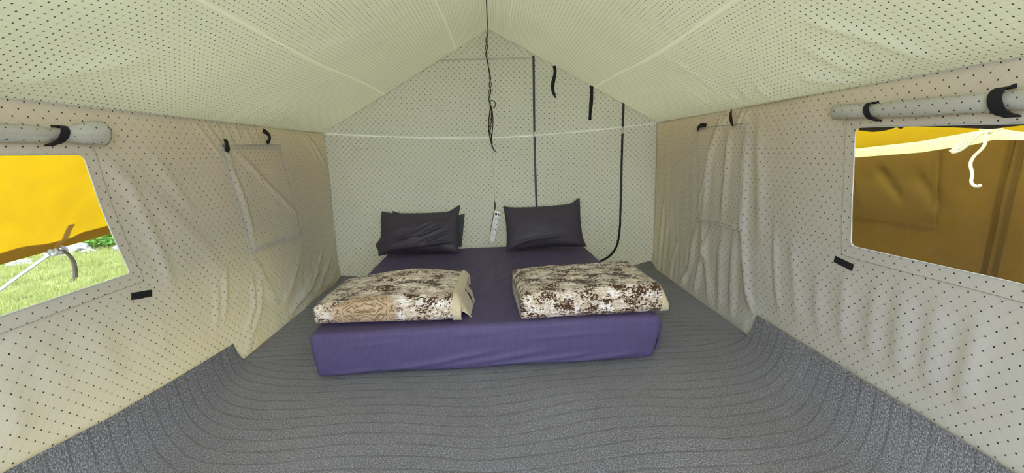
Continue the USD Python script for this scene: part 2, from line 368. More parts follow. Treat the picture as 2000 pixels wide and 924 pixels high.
FL = [([(2.717,1.225),(3.076,0.972),(3.475,0.702)], .022, .014), ([(2.661,1.166),(2.746,0.888),(2.782,0.658)], .022, .012),
      ([(2.47,0.56),(2.432,0.40),(2.368,0.20)], .026, .013), ([(2.38,0.52),(2.345,0.320),(2.29,0.15)], .03, .011),
      ([(2.826,0.412),(2.738,0.200),(2.467,0.0)], .028, .022), ([(2.724,0.441),(2.692,0.251),(2.542,0.112)], .022, .016),
      ([(3.864,0.256),(3.502,0.132),(3.122,0.056)], .025, .022), ([(4.051,0.258),(3.695,0.072),(3.236,0.014)], .022, .020),
      ([(3.693,0.254),(3.307,0.111),(3.020,0.026)], .022, .018), ([(4.147,0.135),(3.924,0.049),(3.468,0.014)], .02, .018),
      ([(3.45,0.45),(3.25,0.25),(2.95,0.09)], .03, .014), ([(3.95,0.40),(3.65,0.20),(3.35,0.09)], .02, .014),
      ([(2.757,0.565),(2.899,0.320),(2.992,0.143)], .03, .018), ([(2.678,1.366),(2.753,1.225)], .014, .008), ([(2.60,1.366),(2.66,1.28)], .012, .007),
      ([(2.78,1.366),(2.83,1.27)], .012, .007), ([(2.889,1.366),(2.955,1.243)], .014, .008), ([(3.0,1.366),(3.05,1.28)], .012, .007), ([(3.2,1.366),(3.25,1.28)], .012, .006),
      ([(2.42,1.366),(2.62,1.15)], .016, .008), ([(2.50,1.366),(2.70,1.15)], .016, .008),
      ([(3.757,1.364),(3.953,1.257),(4.19,1.027)], .02, .014), ([(3.70,1.364),(3.86,1.257),(4.02,1.1)], .018, .009),
      ([(1.813,1.178),(1.925,1.092),(2.020,0.787),(2.079,0.499)], .035, .010), ([(2.090,1.197),(2.317,0.859)], .03, .007), ([(1.90,1.12),(2.3,0.75),(2.5,0.45)], .05, .008),
      ([(1.444,0.631),(1.459,0.476),(1.463,0.339)], .05, .010), ([(1.349,0.620),(1.421,0.533)], .04, .008), ([(1.62,0.6),(1.66,0.4),(1.7,0.25)], .06, .009), ([(1.3,0.58),(1.32,0.4),(1.31,0.28)], .05, .009)]
FR = [([(2.982,1.367),(3.090,1.093),(3.157,0.650)], .028, .018), ([(2.875,1.288),(2.869,0.961),(2.895,0.616)], .03, .018), ([(3.073,1.266),(3.146,0.912),(3.242,0.676)], .025, .016),
      ([(2.701,1.307),(2.646,0.941),(2.630,0.628),(2.546,0.259),(2.446,0.100)], .03, .022), ([(3.193,0.606),(3.12,0.345),(3.0,0.020)], .032, .014),
      ([(3.271,0.555),(3.371,0.206),(3.497,0.0)], .03, .018), ([(2.891,0.582),(2.90,0.239),(2.86,0.018)], .034, .014), ([(2.734,0.610),(2.74,0.228),(2.68,0.0)], .036, .016),
      ([(3.05,0.58),(3.2,0.25),(3.25,0.02)], .025, .018), ([(2.574,1.340),(2.501,0.950),(2.445,0.509)], .04, .014), ([(2.346,0.735),(2.286,0.373),(2.227,0.158)], .022, .012),
      ([(2.2,0.7),(2.13,0.4),(2.1,0.2)], .035, .010), ([(1.998,0.565),(1.965,0.318),(1.906,0.135)], .035, .010), ([(1.829,0.586),(1.814,0.377),(1.794,0.190)], .035, .011),
      ([(1.537,0.606),(1.528,0.405),(1.519,0.197)], .045, .012), ([(1.40,0.62),(1.405,0.405),(1.4,0.2)], .035, .011), ([(1.268,0.623),(1.280,0.407),(1.283,0.220)], .03, .011), ([(1.66,0.6),(1.66,0.4),(1.65,0.2)], .035, .008),
      ([(3.048,1.360),(3.111,1.286)], .014, .009), ([(3.0,1.366),(3.06,1.27)], .014, .009), ([(2.934,1.363),(2.991,1.279)], .014, .010), ([(2.87,1.366),(2.92,1.28)], .014, .009), ([(2.738,1.366),(2.811,1.268)], .018, .012),
      ([(2.67,1.366),(2.74,1.25)], .016, .010), ([(3.821,0.556),(3.915,0.258),(3.894,0.020)], .03, .012), ([(3.956,0.725),(4.033,0.134)], .03, .012), ([(3.6,0.4),(3.7,0.2),(3.72,0.02)], .025, .012)]
FB = [([(-1.422,1.047),(-1.290,0.708),(-1.128,0.381)], .025, .010), ([(-1.443,0.616),(-1.172,0.156)], .03, .012), ([(-1.494,0.812),(-1.357,0.514)], .025, .009), ([(-1.5,0.45),(-1.3,0.12)], .03, .012),
      ([(1.5,0.799),(1.297,0.512),(0.948,0.221)], .03, .009), ([(1.504,0.276),(1.228,0.132)], .03, .014), ([(1.5,0.5),(1.35,0.3)], .03, .009),
      ([(-0.045,2.129),(-0.256,2.005),(-0.406,1.944)], .02, .012), ([(0.027,2.204),(0.207,2.144),(0.340,1.990)], .02, .012), ([(-.05,2.15),(-.12,1.95)], .02, .009), ([(-0.510,1.615),(-0.142,1.537)], .03, .006), ([(0.423,1.543),(0.897,1.507)], .03, .006),
      ([(0.655,1.119),(1.041,1.387)], .05, .008), ([(.8,.95),(1.15,1.2)], .05, .008), ([(-.9,1.1),(-.3,1.0)], .05, .006)]
CL = [([(2.444,1.055),(2.768,0.472)], .05, .012), ([(1.474,1.701),(1.600,1.553),(1.763,1.390)], .05, .014), ([(2.325,0.876),(2.514,0.576)], .04, .010), ([(2.963,1.709),(2.961,1.432)], .02, .010),
      ([(3.08,1.709),(3.05,1.5)], .02, .010), ([(3.2,1.709),(3.16,1.5)], .02, .009), ([(3.35,1.709),(3.3,1.5)], .02, .009), ([(2.8,1.72),(2.78,1.5)], .02, .008), ([(2.709,1.047),(3.030,0.374)], .05, .012)]
CR = [([(1.654,1.271),(1.546,1.478),(1.457,1.676)], .03, .016), ([(1.992,1.552),(1.761,1.704)], .04, .020), ([(1.803,1.419),(1.718,1.659)], .04, .014), ([(2.746,1.70),(2.625,1.425),(2.536,1.107)], .03, .012),
      ([(2.709,1.748),(2.567,1.565)], .03, .014), ([(3.0,1.72),(2.9,1.45)], .03, .010), ([(2.5,1.74),(2.4,1.5)], .03, .012), ([(2.3,1.74),(2.25,1.5)], .035, .012)]

def wall_in(side, y, z):
    """how far the side wall's cloth stands inward of its plane"""
    y, z = np.broadcast_arrays(np.asarray(y, float), np.asarray(z, float))
    out = fold_field(y, z, FL if side < 0 else FR)
    q = np.stack([y * 2.2, z * 2.2, np.full_like(y, 3. + side)], -1)
    out = out + .016 * (fbm(q, 4, 5) - .5)
    out = out + .012 * np.sin(np.pi * np.clip(z / EAVE, 0, 1)) * (1 if side < 0 else .6)
    far = smoothstep(2.38, 2.50, y)
    lean_ = y + (.35 * (.7 - z) if side < 0 else .10 * (.7 - z))
    pl = fbm(np.stack([lean_ * (9. if side < 0 else 11.), z * 1.1, 0 * y + 4 * side], -1), 3, 17) - .45
    band = np.clip((.62 - z) / .5, 0, 1) if side < 0 else .35 + .65 * np.clip((.9 - z) / .7, 0, 1)
    out = out + (.022 if side < 0 else .020) * pl * band * smoothstep(2.1, 2.6, y) * smoothstep(4.2, 3.9, y)
    pn = fbm(np.stack([y * 7., z * 1.3, 0 * y + 9 * side], -1), 3, 19) - .45
    out = out + .012 * pn * np.clip((.7 - z) / .4, 0, 1) * smoothstep(2.4, 2.1, y)
    out = out + far * .022 * np.exp(-(z / .12) ** 2)                 # the free skirt lies in over the carpet
    calm = smoothstep(2.45, 2.36, y) * smoothstep(.34, .22, z)        # behind the turned-up carpet the cloth lies flat
    out = out * (1 - .85 * calm)
    return np.clip(out + .004, .001, .08) * (smoothstep(0, .03, EAVE + .05 - z) * .9 + .1)

def wall_x(side, y, z):
    return side * (W2 - wall_in(side, y, z))

def back_y(x, z):
    x, z = np.asarray(x, float), np.asarray(z, float)
    out = fold_field(x, z, FB)
    q = np.stack([x * 1.8, z * 1.8, np.full_like(x, 9.)], -1)
    out = out + .02 * (fbm(q, 4, 8) - .5)
    return YB - np.clip(out + .004, -.01, .05)

HOLES = {-1: (.80, 1.80, .701, 1.199), 1: (.80, 1.835, .712, 1.198)}
def warp(side, y, z):
    """the window opening's far edge leans and its sill and head are not quite level"""
    y, z = np.asarray(y, float), np.asarray(z, float)
    ya, yb, za, zb = HOLES[side]
    t = np.clip((z - za) / (zb - za), -.15, 1.15)
    k = np.exp(-((y - yb) / .3) ** 2)
    if side < 0:
        dy = k * (.049 - .097 * t - .012 * np.sin(np.pi * np.clip(t, 0, 1)))
    else:
        dy = k * (-.026 + .052 * t)
    kz = np.exp(-((z - (za + zb) / 2) / .55) ** 4)
    e = (y - 1.5) * np.exp(-((y - 1.5) / .55) ** 4)
    dz = 0 if side < 0 else kz * np.where(z > .95, .012, -.010) * e / .3
    return y + dy, z + dz

COVERS = {-1: [(2.60, 1.240), (3.337, 1.259), (3.503, .575), (2.735, .597)], 1: [(2.686, 1.276), (3.373, 1.282), (3.277, .613), (2.630, .634)]}
def side_wall(side):
    ya, yb, za, zb = HOLES[side]
    ys = np.r_[np.arange(YF, ya, .03), ya, np.arange(ya + .02, yb, .02), yb, np.arange(yb + .012, YB, .012), YB]
    zs = np.r_[np.arange(-.015, za, .011), za, np.arange(za + .012, zb, .012), zb, np.arange(zb + .008, EAVE + .012, .008), EAVE + .012]
    ys, zs = np.unique(np.round(ys, 5)), np.unique(np.round(zs, 5))
    Y, Z = np.meshgrid(ys, zs, indexing="ij")
    wy, wz = warp(side, Y, Z)
    X = wall_x(side, wy, wz)
    V = np.stack([X, wy, wz], -1).reshape(-1, 3)
    def skip(i, j):
        cy, cz = (ys[i] + ys[i + 1]) / 2, (zs[j] + zs[j + 1]) / 2
        g = .043                       # the border cloth of the open window is a single layer, sewn over the cut edge
        hole = (cy > ya - g) & (cy < yb + g) & (cz > za - g) & (cz < zb + g)
        c = np.array(COVERS[side])     # so is the cover that closes the other window
        t = (cz - c[2, 1]) / (c[0, 1] - c[2, 1])
        lo, hi = c[3, 0] + (c[0, 0] - c[3, 0]) * t, c[2, 0] + (c[1, 0] - c[2, 0]) * t
        return hole | ((t > .05) & (t < .985) & (cy > lo + .024) & (cy < hi - .016))
    F = quads(len(ys), len(zs), skip)
    return (V, F), V[:, 1:3]

WALLS = {}
for side, nm, lab in ((-1, "wall_left", "left tent wall of white spotted canvas with a yellow-lit open window"), (1, "wall_right", "right tent wall of white spotted canvas with an amber open window")):
    mesh, uv = side_wall(side)
    t = thing(nm, lab, kind="structure")
    obj("canvas_sheet", mesh, "wall_canvas", t, smooth=True, uv=uv)
    WALLS[side] = t

def wall_pt(side, y, z, off=0.):
    y, z = np.broadcast_arrays(np.asarray(y, float), np.asarray(z, float))
    return np.stack([wall_x(side, y, z) - side * off, y, z], -1)

# --- back wall (gable)
def seam_line(x):
    return 1.287 + .085 * (np.abs(x) / 1.543) ** 1.6
wb = thing("wall_back", "back gable wall of white spotted canvas with two black zips", kind="structure")
xs = np.linspace(-W2, W2, 260)
topline = EAVE + (RIDGE - EAVE) * (1 - np.abs(xs) / W2) + .01
lowseam, highseam = np.minimum(seam_line(xs) - .0055, topline - .002), np.minimum(seam_line(xs) + .0055, topline - .001)
for z0_, z1_, n_, nm_, mt_ in ((np.full_like(xs, -.015), lowseam, 120, "canvas_sheet", "gable_canvas"), (lowseam, highseam, 3, "seam", "gable_seam_canvas"), (highseam, topline, 80, "canvas_sheet", "gable_canvas")):
    X, T = np.meshgrid(xs, np.linspace(0, 1, n_), indexing="ij")
    Z = z0_[:, None] + (z1_ - z0_)[:, None] * T
    V = np.stack([X, back_y(X, Z) - (.002 if n_ == 3 else 0), Z], -1).reshape(-1, 3)
    obj(nm_, (V, quads(len(xs), n_)), mt_, wb, smooth=True, uv=V[:, [0, 2]])

# --- front wall behind the camera: same cloth, doorway tied open
def front_wall():
    xs = np.unique(np.r_[np.linspace(-W2, W2, 40), -.75, .75, 0.])
    zs = np.unique(np.r_[np.linspace(-.015, 1, 20)])
    parts = []
    for a, b in ((-W2, -.62), (.62, W2)):
        x = np.linspace(a, b, 12)
        X, T = np.meshgrid(x, np.linspace(0, 1, 20), indexing="ij")
        Z = -.015 + (EAVE + (RIDGE - EAVE) * (1 - np.abs(X) / W2) + .025) * T
        parts.append((np.stack([X, np.full_like(X, YF), Z], -1).reshape(-1, 3), quads(12, 20)))
    x = np.linspace(-.62, .62, 21)
    X, T = np.meshgrid(x, np.linspace(0, 1, 6), indexing="ij")
    hi = EAVE + (RIDGE - EAVE) * (1 - np.abs(X) / W2) + .01
    Z = np.minimum(2.0, hi - .04) + (hi - np.minimum(2.0, hi - .04)) * T
    parts.append((np.stack([X, np.full_like(X, YF), Z], -1).reshape(-1, 3), quads(21, 6)))
    V, F, n = [], [], 0
    for v, f in parts:
        V.append(v); F.append(f + n); n += len(v)
    return np.vstack(V), np.vstack(F)
fv, ff = front_wall()
wf = thing("wall_front", "front gable wall of spotted canvas around the open doorway", kind="structure")
obj("canvas_sheet", (fv, ff), "wall_canvas", wf, smooth=True, uv=fv[:, [0, 2]])

# --- roof
SL = math.hypot(W2, RIDGE - EAVE)
def roof_pt(side, y, s, off=0.):
    """s: metres down the slope from the ridge"""
    y, s = np.broadcast_arrays(np.asarray(y, float), np.asarray(s, float))
    f = s / SL
    d = fold_field(y, s, CL if side < 0 else CR)
    q = np.stack([y * 1.2, s * 1.2, np.full_like(y, 2. + side)], -1)
    d = d + .03 * (fbm(q, 3, 11) - .5)
    d = d + .035 * np.sin(np.pi * np.clip(f, 0, 1)) * np.sin(np.pi * np.clip((y - YF) / (YB - YF), 0, 1)) ** .5
    if side > 0:
        d = d + .045 * np.exp(-((y - 2.2) / .45) ** 2) * np.exp(-((s - SL + .13) / .12) ** 2) + .02 * np.exp(-((y - 1.35) / .25) ** 2) * np.exp(-((s - SL + .12) / .10) ** 2)
    d = d * smoothstep(0, .12, s) * smoothstep(SL, SL - .07, s) * (smoothstep(0, .10, YB - y) * .9 + .1)
    d = d + off
    nx, nz = -side * (RIDGE - EAVE) / SL, -W2 / SL
    return np.stack([side * W2 * f + nx * d, y, RIDGE - (RIDGE - EAVE) * f + nz * d], -1)
roof = thing("ceiling", "pitched tent roof lining of white spotted canvas tinted as if lit through a fly", kind="structure")
for side in (-1, 1):
    ys = np.linspace(YF, YB + .004, 300)
    for (s0, s1, kind_) in (((0, .340, "p"), (.340, .352, "s"), (.352, 1.082, "p"), (1.082, 1.096, "s"), (1.096, SL, "p")) if side < 0 else
                            ((0, .196, "p"), (.196, .204, "s"), (.204, 1.080, "p"), (1.080, 1.098, "s"), (1.098, SL, "p"))):
        n_ = 3 if kind_ == "s" else max(8, int((s1 - s0) / .015))
        Y, S = np.meshgrid(ys, np.linspace(s0, s1, n_), indexing="ij")
        bow = .010 * np.sin(Y * 3) * smoothstep(0, .15, S) * smoothstep(SL, SL - .3, S)
        V = roof_pt(side, Y, S + bow).reshape(-1, 3)
        obj("roof_panel" if kind_ == "p" else "roof_seam", (V, quads(300, n_)), "roof_canvas" if kind_ == "p" else "roof_seam_canvas", roof, smooth=True, uv=np.stack([Y.ravel(), (S + bow).ravel()], 1))

# --- back wall details: piping seams, zips, straps
def on_back(x, z, off):
    x, z = np.broadcast_arrays(np.asarray(x, float), np.asarray(z, float))
    return np.stack([x, back_y(x, z) - off, z], -1)
a = np.linspace(-.44, .40, 50)
obj("seam", ribbon(on_back(a, 1.975 + 0 * a, .006), [0, 0, 1], .012, .004), "seam_canvas", wb)
z = np.linspace(.26, 1.992, 80)
obj("zip", ribbon(on_back(.390 + .004 * np.sin(z * 4), z, .007), [1, 0, 0], .020, .005), "zip_black", wb, label="straight black zip running from the seam down behind the right pillow")
P = spline([(1.217, 1.59), (1.211, 1.25), (1.208, 1.05), (1.204, .7), (1.196, .40), (1.185, .27), (1.150, .17), (1.09, .105), (1.0, .06), (.90, .03)], 90)
obj("zip", ribbon(on_back(P[:, 0], P[:, 1], .007), np.stack([-np.gradient(P[:, 1]), 0 * P[:, 0], np.gradient(P[:, 0])], 1), .020, .005), "zip_black", wb, label="black zip curving to the left at its foot")
for x, z, c in ((.389, 1.305, 1), (1.209, 1.315, 1.4)):
    sl = rounded_box((.020, .010, .045 * c), .004, 6); sl.apply_translation([x, float(back_y(x, z)) - .013, z])
    obj("zip_slider", sl, "metal_slider", wb)
for pts in ([(.578, 1.90), (.578, 1.80), (.563, 1.72), (.572, 1.67), (.598, 1.63)], [(.922, 1.73), (.918, 1.62), (.912, 1.52), (.906, 1.415)]):
    P = spline(pts, 24)
    k = np.linspace(0, 1, 24)
    obj("strap", ribbon(on_back(P[:, 0], P[:, 1], .008 + .010 * np.sin(k * 5)), [1, 0, .0], .030 - .004 * np.sin(k * 9), .004), "black_webbing", wb)

# --- corner piping down the back corners
for side in (-1, 1):
    z = np.linspace(0, EAVE, 40)
    p = np.stack([side * (W2 - .014) + 0 * z, YB - .016 + 0 * z, z], 1)
    obj("corner_seam", tube(p, .004, 6), "seam_canvas", WALLS[side])

# ------------------------------------------------------------------ windows
def ring(side, inset, out, off, n=40, r=.022):
    """flat border of cloth round the opening, following the wall"""
    ya, yb, za, zb = HOLES[side]
    def loop(g, rr):
        pts = []
        for (cy, cz), a0 in (((yb + g - rr, zb + g - rr), 0), ((ya - g + rr, zb + g - rr), 90), ((ya - g + rr, za - g + rr), 180), ((yb + g - rr, za - g + rr), 270)):
            for a in np.linspace(a0, a0 + 90, 9):
                pts.append((cy + rr * math.cos(math.radians(a)), cz + rr * math.sin(math.radians(a))))
        P = np.array(pts + pts[:1])
        s = np.r_[0, np.cumsum(np.linalg.norm(np.diff(P, axis=0), axis=1))]
        k = np.linspace(0, s[-1], 200)[:-1]
        return np.stack([np.interp(k, s, P[:, 0]), np.interp(k, s, P[:, 1])], 1)
    A = loop(-inset, r)
    # outward copies of the same loop keep the quads straight across the band
    steps = np.linspace(0, 1, 5)
    B = loop(out, .012)
    rows = [A * (1 - s) + B * s for s in steps]
    P = np.array(rows)                       # 5 x n x 2
    wy, wz = warp(side, P[..., 0], P[..., 1])
    x = wall_x(side, wy, wz) - side * off
    V = np.stack([x, wy, wz], -1).reshape(-1, 3)
    nn = P.shape[1]
    return (V, quads(5, nn, closed_v=True)), V[:, 1:3], V.reshape(5, nn, 3)

WIN = {}
for side, nm, lab in ((-1, "window_1", "open mesh window on the left with yellow fly and grass outside"), (1, "window_2", "open mesh window on the right with amber canvas outside")):
    w = thing(nm, lab, kind="structure")
    WIN[side] = w
    mesh, uv, P = ring(side, .004, .047, .005)
    obj("window_frame", mesh, "wall_canvas", w, smooth=True, uv=uv)
    obj("stitching", tube(np.vstack([P[4], P[4][:1]]) - np.array([side * .001, 0, 0]), .0011, 5, caps=False), "stitch", w)
    obj("binding_edge", tube(np.vstack([P[0], P[0][:1]]), .0028, 6, caps=False), "seam_canvas", w)
    ya, yb, za, zb = HOLES[side]
    Y, Z = np.meshgrid(np.linspace(ya - .004, yb + .004, 24), np.linspace(za - .004, zb + .004, 20), indexing="ij")
    wy, wz = warp(side, Y, Z)
    V = np.stack([wall_x(side, wy, wz) + side * .004, wy, wz], -1).reshape(-1, 3)
    obj("insect_screen", (V, quads(24, 20)), "insect_screen", w, smooth=True, label="fine see-through insect mesh")

# rolled-up covers above the open windows, held by black touch-tape straps
def roll(side, y0, y1, zc, rad, pinch, seed):
    n, k = 120, 22
    y = np.linspace(y0, y1, n)
    a = np.arange(k) / k * 2 * np.pi
    Yg, Ag = np.meshgrid(y, a, indexing="ij")
    base = rad(Yg)
    for yp, wd, dp in pinch:
        base = base * (1 - dp * np.exp(-((Yg - yp) / wd) ** 2))
    q = np.stack([Yg * 9, np.cos(Ag) * 1.3, np.sin(Ag) * 1.3 + seed], -1)
    rr = base * (1 + .28 * (fbm(q, 3, seed) - .5))
    endr = np.minimum(1, np.minimum((Yg - y0), (y1 - Yg)) / .012 + .35)
    rr = rr * np.sqrt(np.clip(endr, 0, 1))
    zc_ = zc(Yg)
    xc = wall_x(side, Yg, zc_) - side * (base * .80)
    V = np.stack([xc + rr * np.cos(Ag) * .82, Yg, zc_ + rr * np.sin(Ag)], -1).reshape(-1, 3)
    F = quads(n, k, closed_v=True)
    F = np.vstack([F[:, [0, 1, 2]], F[:, [0, 2, 3]]])
    c0, c1 = V[:k].mean(0), V[-k:].mean(0)
    V = np.vstack([V, c0, c1])
    j = np.arange(k)
    F = np.vstack([F, np.stack([np.full(k, n * k), (j + 1) % k, j], 1), np.stack([np.full(k, n * k + 1), (n - 1) * k + j, (n - 1) * k + (j + 1) % k], 1)])
    uv = np.vstack([np.stack([Yg.ravel(), (Ag * rad(Yg)).ravel()], 1), [[y0, 0]], [[y1, 0]]])
    return trimesh.Trimesh(V, F, process=False), uv, lambda yy: (float(wall_x(side, yy, float(zc(np.array(yy)))) - side * rad(np.array(yy)) * .8), float(zc(np.array(yy))), float(rad(np.array(yy))))

def strap_round(side, frame, y, width, drop, lift, skew, thick=.004, pin=1.):
    x, zc, r = frame(y)
    r = r * pin
    a = np.radians(np.linspace(112, -70, 24))
    p = [(x - side * (r * .86 + .005) * math.cos(t), y + skew * (math.sin(t)), zc + (r + .005) * math.sin(t)) for t in a]
    wx = lambda zz, yy: float(wall_x(side, yy, zz)) - side * .006
    p = [(wx(zc + r + lift, y + skew * 1.2), y + skew * 1.2, zc + r + lift)] + p + [(wx(zc - r - drop, y - skew), y - skew, zc - r - drop)]
    p = spline(p, 50)
    return ribbon(p, [0, 1, 0], np.linspace(.8, 1.1, 50) * width, thick)

rl, uvl, frl = roll(-1, .66, 1.825, lambda y: 1.262 + .012 * smoothstep(1.62, 1.80, y) * 1.0, lambda y: .030 + .016 * smoothstep(1.66, 1.80, y), [(1.645, .05, .28), (1.20, .05, .2)], 3)
obj("rolled_cover", rl, "wall_canvas", WIN[-1], smooth=50, uv=None if False else uvl) if False else None
def obj_uv(name, mesh, m, parent, uv, **k):
    return obj(name, (np.array(mesh.vertices), np.array(mesh.faces)), m, parent, smooth=True, uv=uv, **k)
obj_uv("rolled_cover", rl, "lit_cover_canvas", WIN[-1], uvl)
obj("strap", strap_round(-1, frl, 1.645, .030, .012, .004, .018, pin=.85), "black_webbing", WIN[-1])
obj("strap", strap_round(-1, frl, 1.20, .030, .012, .004, .018, pin=.9), "black_webbing", WIN[-1])
rr_, uvr, frr = roll(1, .66, 1.965, lambda y: 1.262 - .012 * smoothstep(1.8, 1.2, y) + .014 * smoothstep(1.7, 1.95, y), lambda y: .031 + 0 * y, [(1.757, .05, .18), (1.295, .05, .12)], 6)
obj_uv("rolled_cover", rr_, "lit_cover_canvas", WIN[1], uvr)
obj("strap", strap_round(1, frr, 1.757, .026, .010, .006, .012, pin=.92), "black_webbing", WIN[1])
obj("strap", strap_round(1, frr, 1.292, .040, .012, .010, .010, pin=1.1), "black_webbing", WIN[1])

# touch-tape tabs under the windows
for side, y, z, tilt in ((-1, 1.880, .600, -.03), (1, 1.838, .621, .02)):
    c = wall_pt(side, np.array([y - .053, y - .02, y + .02, y + .053]), np.array([z - tilt / 3, z - tilt / 9, z + tilt / 9, z + tilt / 3]), .004)
    obj("fastening_tab", ribbon(spline(c, 12), [0, 0, 1], .030, .003), "black_webbing", WIN[side])

# dark outer edge of cloth sagging along the head of the right window
yy = np.linspace(.82, 1.87, 60)
drop = np.interp(yy, [.82, 1.25, 1.36, 1.48, 1.66, 1.675, 1.69, 1.74, 1.80, 1.86], [.004, .010, .022, .012, .002, .012, .003, .016, .020, .012])
A_ = np.stack([np.full_like(yy, W2 + .012), yy, 1.205 + 0 * yy], 1)
B_ = np.stack([np.full_like(yy, W2 + .014), yy, 1.203 - drop - .006 + .02 * (yy - 1.5)], 1)
C_ = B_ + [.004, 0, 0]; D_ = A_ + [.004, 0, 0]
V = np.stack([A_, B_, C_, D_], 1).reshape(-1, 3)
obj("outer_edge", (V, quads(60, 4, closed_v=True)), "dark_edge", WIN[1], smooth=False, label="dark ragged cloth edge along the window head")

# closed windows: a cloth cover lies over the opening
def cover(side, c, nm, lab, lip):
    """c: corners (y,z): near top, far top, far bottom, near bottom"""
    t = thing(nm, lab, kind="structure")
    nu, nv = 70, 60
    U, Vv = np.meshgrid(np.linspace(0, 1, nu), np.linspace(0, 1, nv), indexing="ij")
    c = np.array(c, float)
    P = ((1 - U) * (1 - Vv))[..., None] * c[0] + (U * (1 - Vv))[..., None] * c[1] + (U * Vv)[..., None] * c[2] + ((1 - U) * Vv)[..., None] * c[3]
    y, z = P[..., 0], P[..., 1]
    off = .002 + smoothstep(0, .08, U) * smoothstep(1, .92, U) * smoothstep(0, .06, Vv) * .004 + smoothstep(0, .2, U) * smoothstep(1, .9, U) * lip * (Vv ** 5) * (.5 + .5 * np.sin(U * 7 + 1)) + .006 * (fbm(np.stack([y * 5, z * 5, 0 * y], -1), 3, 21) - .3) * np.sin(np.pi * U)
    V = wall_pt(side, y, z, off).reshape(-1, 3)
    obj("window_cover", (V, quads(nu, nv)), "wall_canvas", t, smooth=True, uv=np.stack([y.ravel() + .013, z.ravel() + .021], 1))
    G = V.reshape(nu, nv, 3)
    inx = np.array([-side * .003, 0, 0])
    edge = np.vstack([G[:, -1]])
    obj("bottom_hem", ribbon(edge + inx, [0, 0, 1], .010, .008), "seam_canvas", t)
    obj("side_hem", ribbon(G[-1] + inx * .5, [0, 1, 0], .010, .004), "seam_canvas", t)
    obj("side_hem", ribbon(G[0] + inx * .5, [0, 1, 0], .008, .003), "seam_canvas", t)
    obj("top_hem", tube(G[:, 0] + inx * .3, .0014, 5), "stitch", t)
    return t
w3 = cover(-1, COVERS[-1], "window_3", "closed window flap low on the left wall beyond the open window", .016)
w4 = cover(1, COVERS[1], "window_4", "closed window flap on the right wall beside the back corner", .012)
def flat_strap(side, t, pts, width, bulge):
    P = spline(pts, 20)
    k = np.linspace(0, 1, 20)
    p = wall_pt(side, P[:, 0], P[:, 1], .014 + bulge * np.sin(np.pi * k))
    tang = np.gradient(p, axis=0)
    obj("strap", ribbon(p, np.cross(tang, [1, 0, 0]), width, .004), "black_webbing", t)
flat_strap(-1, w3, [(2.650, 1.275), (2.642, 1.245), (2.630, 1.205)], .034, .006)
flat_strap(-1, w3, [(3.098, 1.345), (3.118, 1.325), (3.128, 1.295), (3.120, 1.262)], .034, .022)
flat_strap(1, w4, [(3.322, 1.262), (3.285, 1.285), (3.235, 1.296), (3.19, 1.290)], .026, .010)
flat_strap(1, w4, [(2.872, 1.362), (2.850, 1.335), (2.838, 1.30), (2.842, 1.268)], .030, .014)

# ------------------------------------------------------------------ floor, carpet
fl = rounded_box((3.08, YB - YF - .01, .012), .004, 12); fl.apply_translation([0, (YB + YF) / 2, -.012])
obj("floor", fl, "floor_sheet", smooth=30, label="dark groundsheet under the carpet", kind="structure")

def carpet_z(x, y):
    ax = np.abs(x)
    near = 1 - smoothstep(2.425, 2.455, y)
    H = np.where(x < 0, np.interp(y, [-.45, 1.26, 1.61, 2.0, 2.43], [.28, .235, .183, .15, .118]), np.interp(y, [-.45, 1.11, 1.5, 2.0, 2.43], [.17, .158, .157, .150, .146]))
    xs_ = np.interp(y, [0, 1.2, 2.0, 2.43], [1.12, 1.12, 1.20, 1.34])
    s = np.clip((ax - xs_) / (1.523 - xs_), 0, 1.02)
    z = near * H * s ** np.interp(y, [1.2, 2.1, 2.43], [2.2, 3.4, 6.])
    wav = .014 * np.sin(x * 4.3 + .6 * np.sin(y * 3)) * np.exp(-((y - 1.75) / .42) ** 2) + .006 * np.sin(x * 9 + 1.3) * np.exp(-((y - 1.6) / .3) ** 2)
    wav = wav + .012 * fbm(np.stack([x * 1.6, y * 2.4, 0 * x], -1), 3, 31)
    wav = wav * smoothstep(1.5, 1.2, ax) * (smoothstep(2.16, 2.0, y) * smoothstep(1.25, .98, ax) + smoothstep(.98, 1.25, ax)) * smoothstep(4.2, 3.6, y)
    z = z + np.maximum(wav, 0) + .004
    # back corners lift a little
    z = z + .045 * smoothstep(1.30, 1.53, ax) * smoothstep(4.02, 4.19, y) * np.where(x > 0, 1, .6)
    return z
xs, ys = np.linspace(-1.524, 1.524, 250), np.r_[np.linspace(YF + .02, 1.1, 50), np.linspace(1.12, 2.40, 130), np.linspace(2.405, 2.475, 25), np.linspace(2.49, 4.185, 90)]
X, Y = np.meshgrid(xs, ys, indexing="ij")
Z = carpet_z(X, Y)
far = smoothstep(2.425, 2.455, Y)
Xs = X * (1 - .008 * far)
V = np.stack([Xs, Y, Z], -1).reshape(-1, 3)
s = np.clip(np.abs(X) - 1.12, 0, None)
arc = s ** 2 * 1.35 * (1 - far)
waver = .034 * np.sin(X * 6.4 + .9 + .5 * np.sin(Y * 4)) * np.exp(-((Y - 1.75) / .5) ** 2) + .03 * np.sin(X * 2.1 + Y) + .016 * np.sin(X * 6.7 + 2 * Y)
uv = np.stack([X.ravel(), (Y - arc + waver).ravel()], 1)
obj("carpet", (V, quads(len(xs), len(ys))), "carpet_felt", smooth=True, uv=uv, label="dark grey ribbed felt carpet curling up along the tent walls", category="carpet")

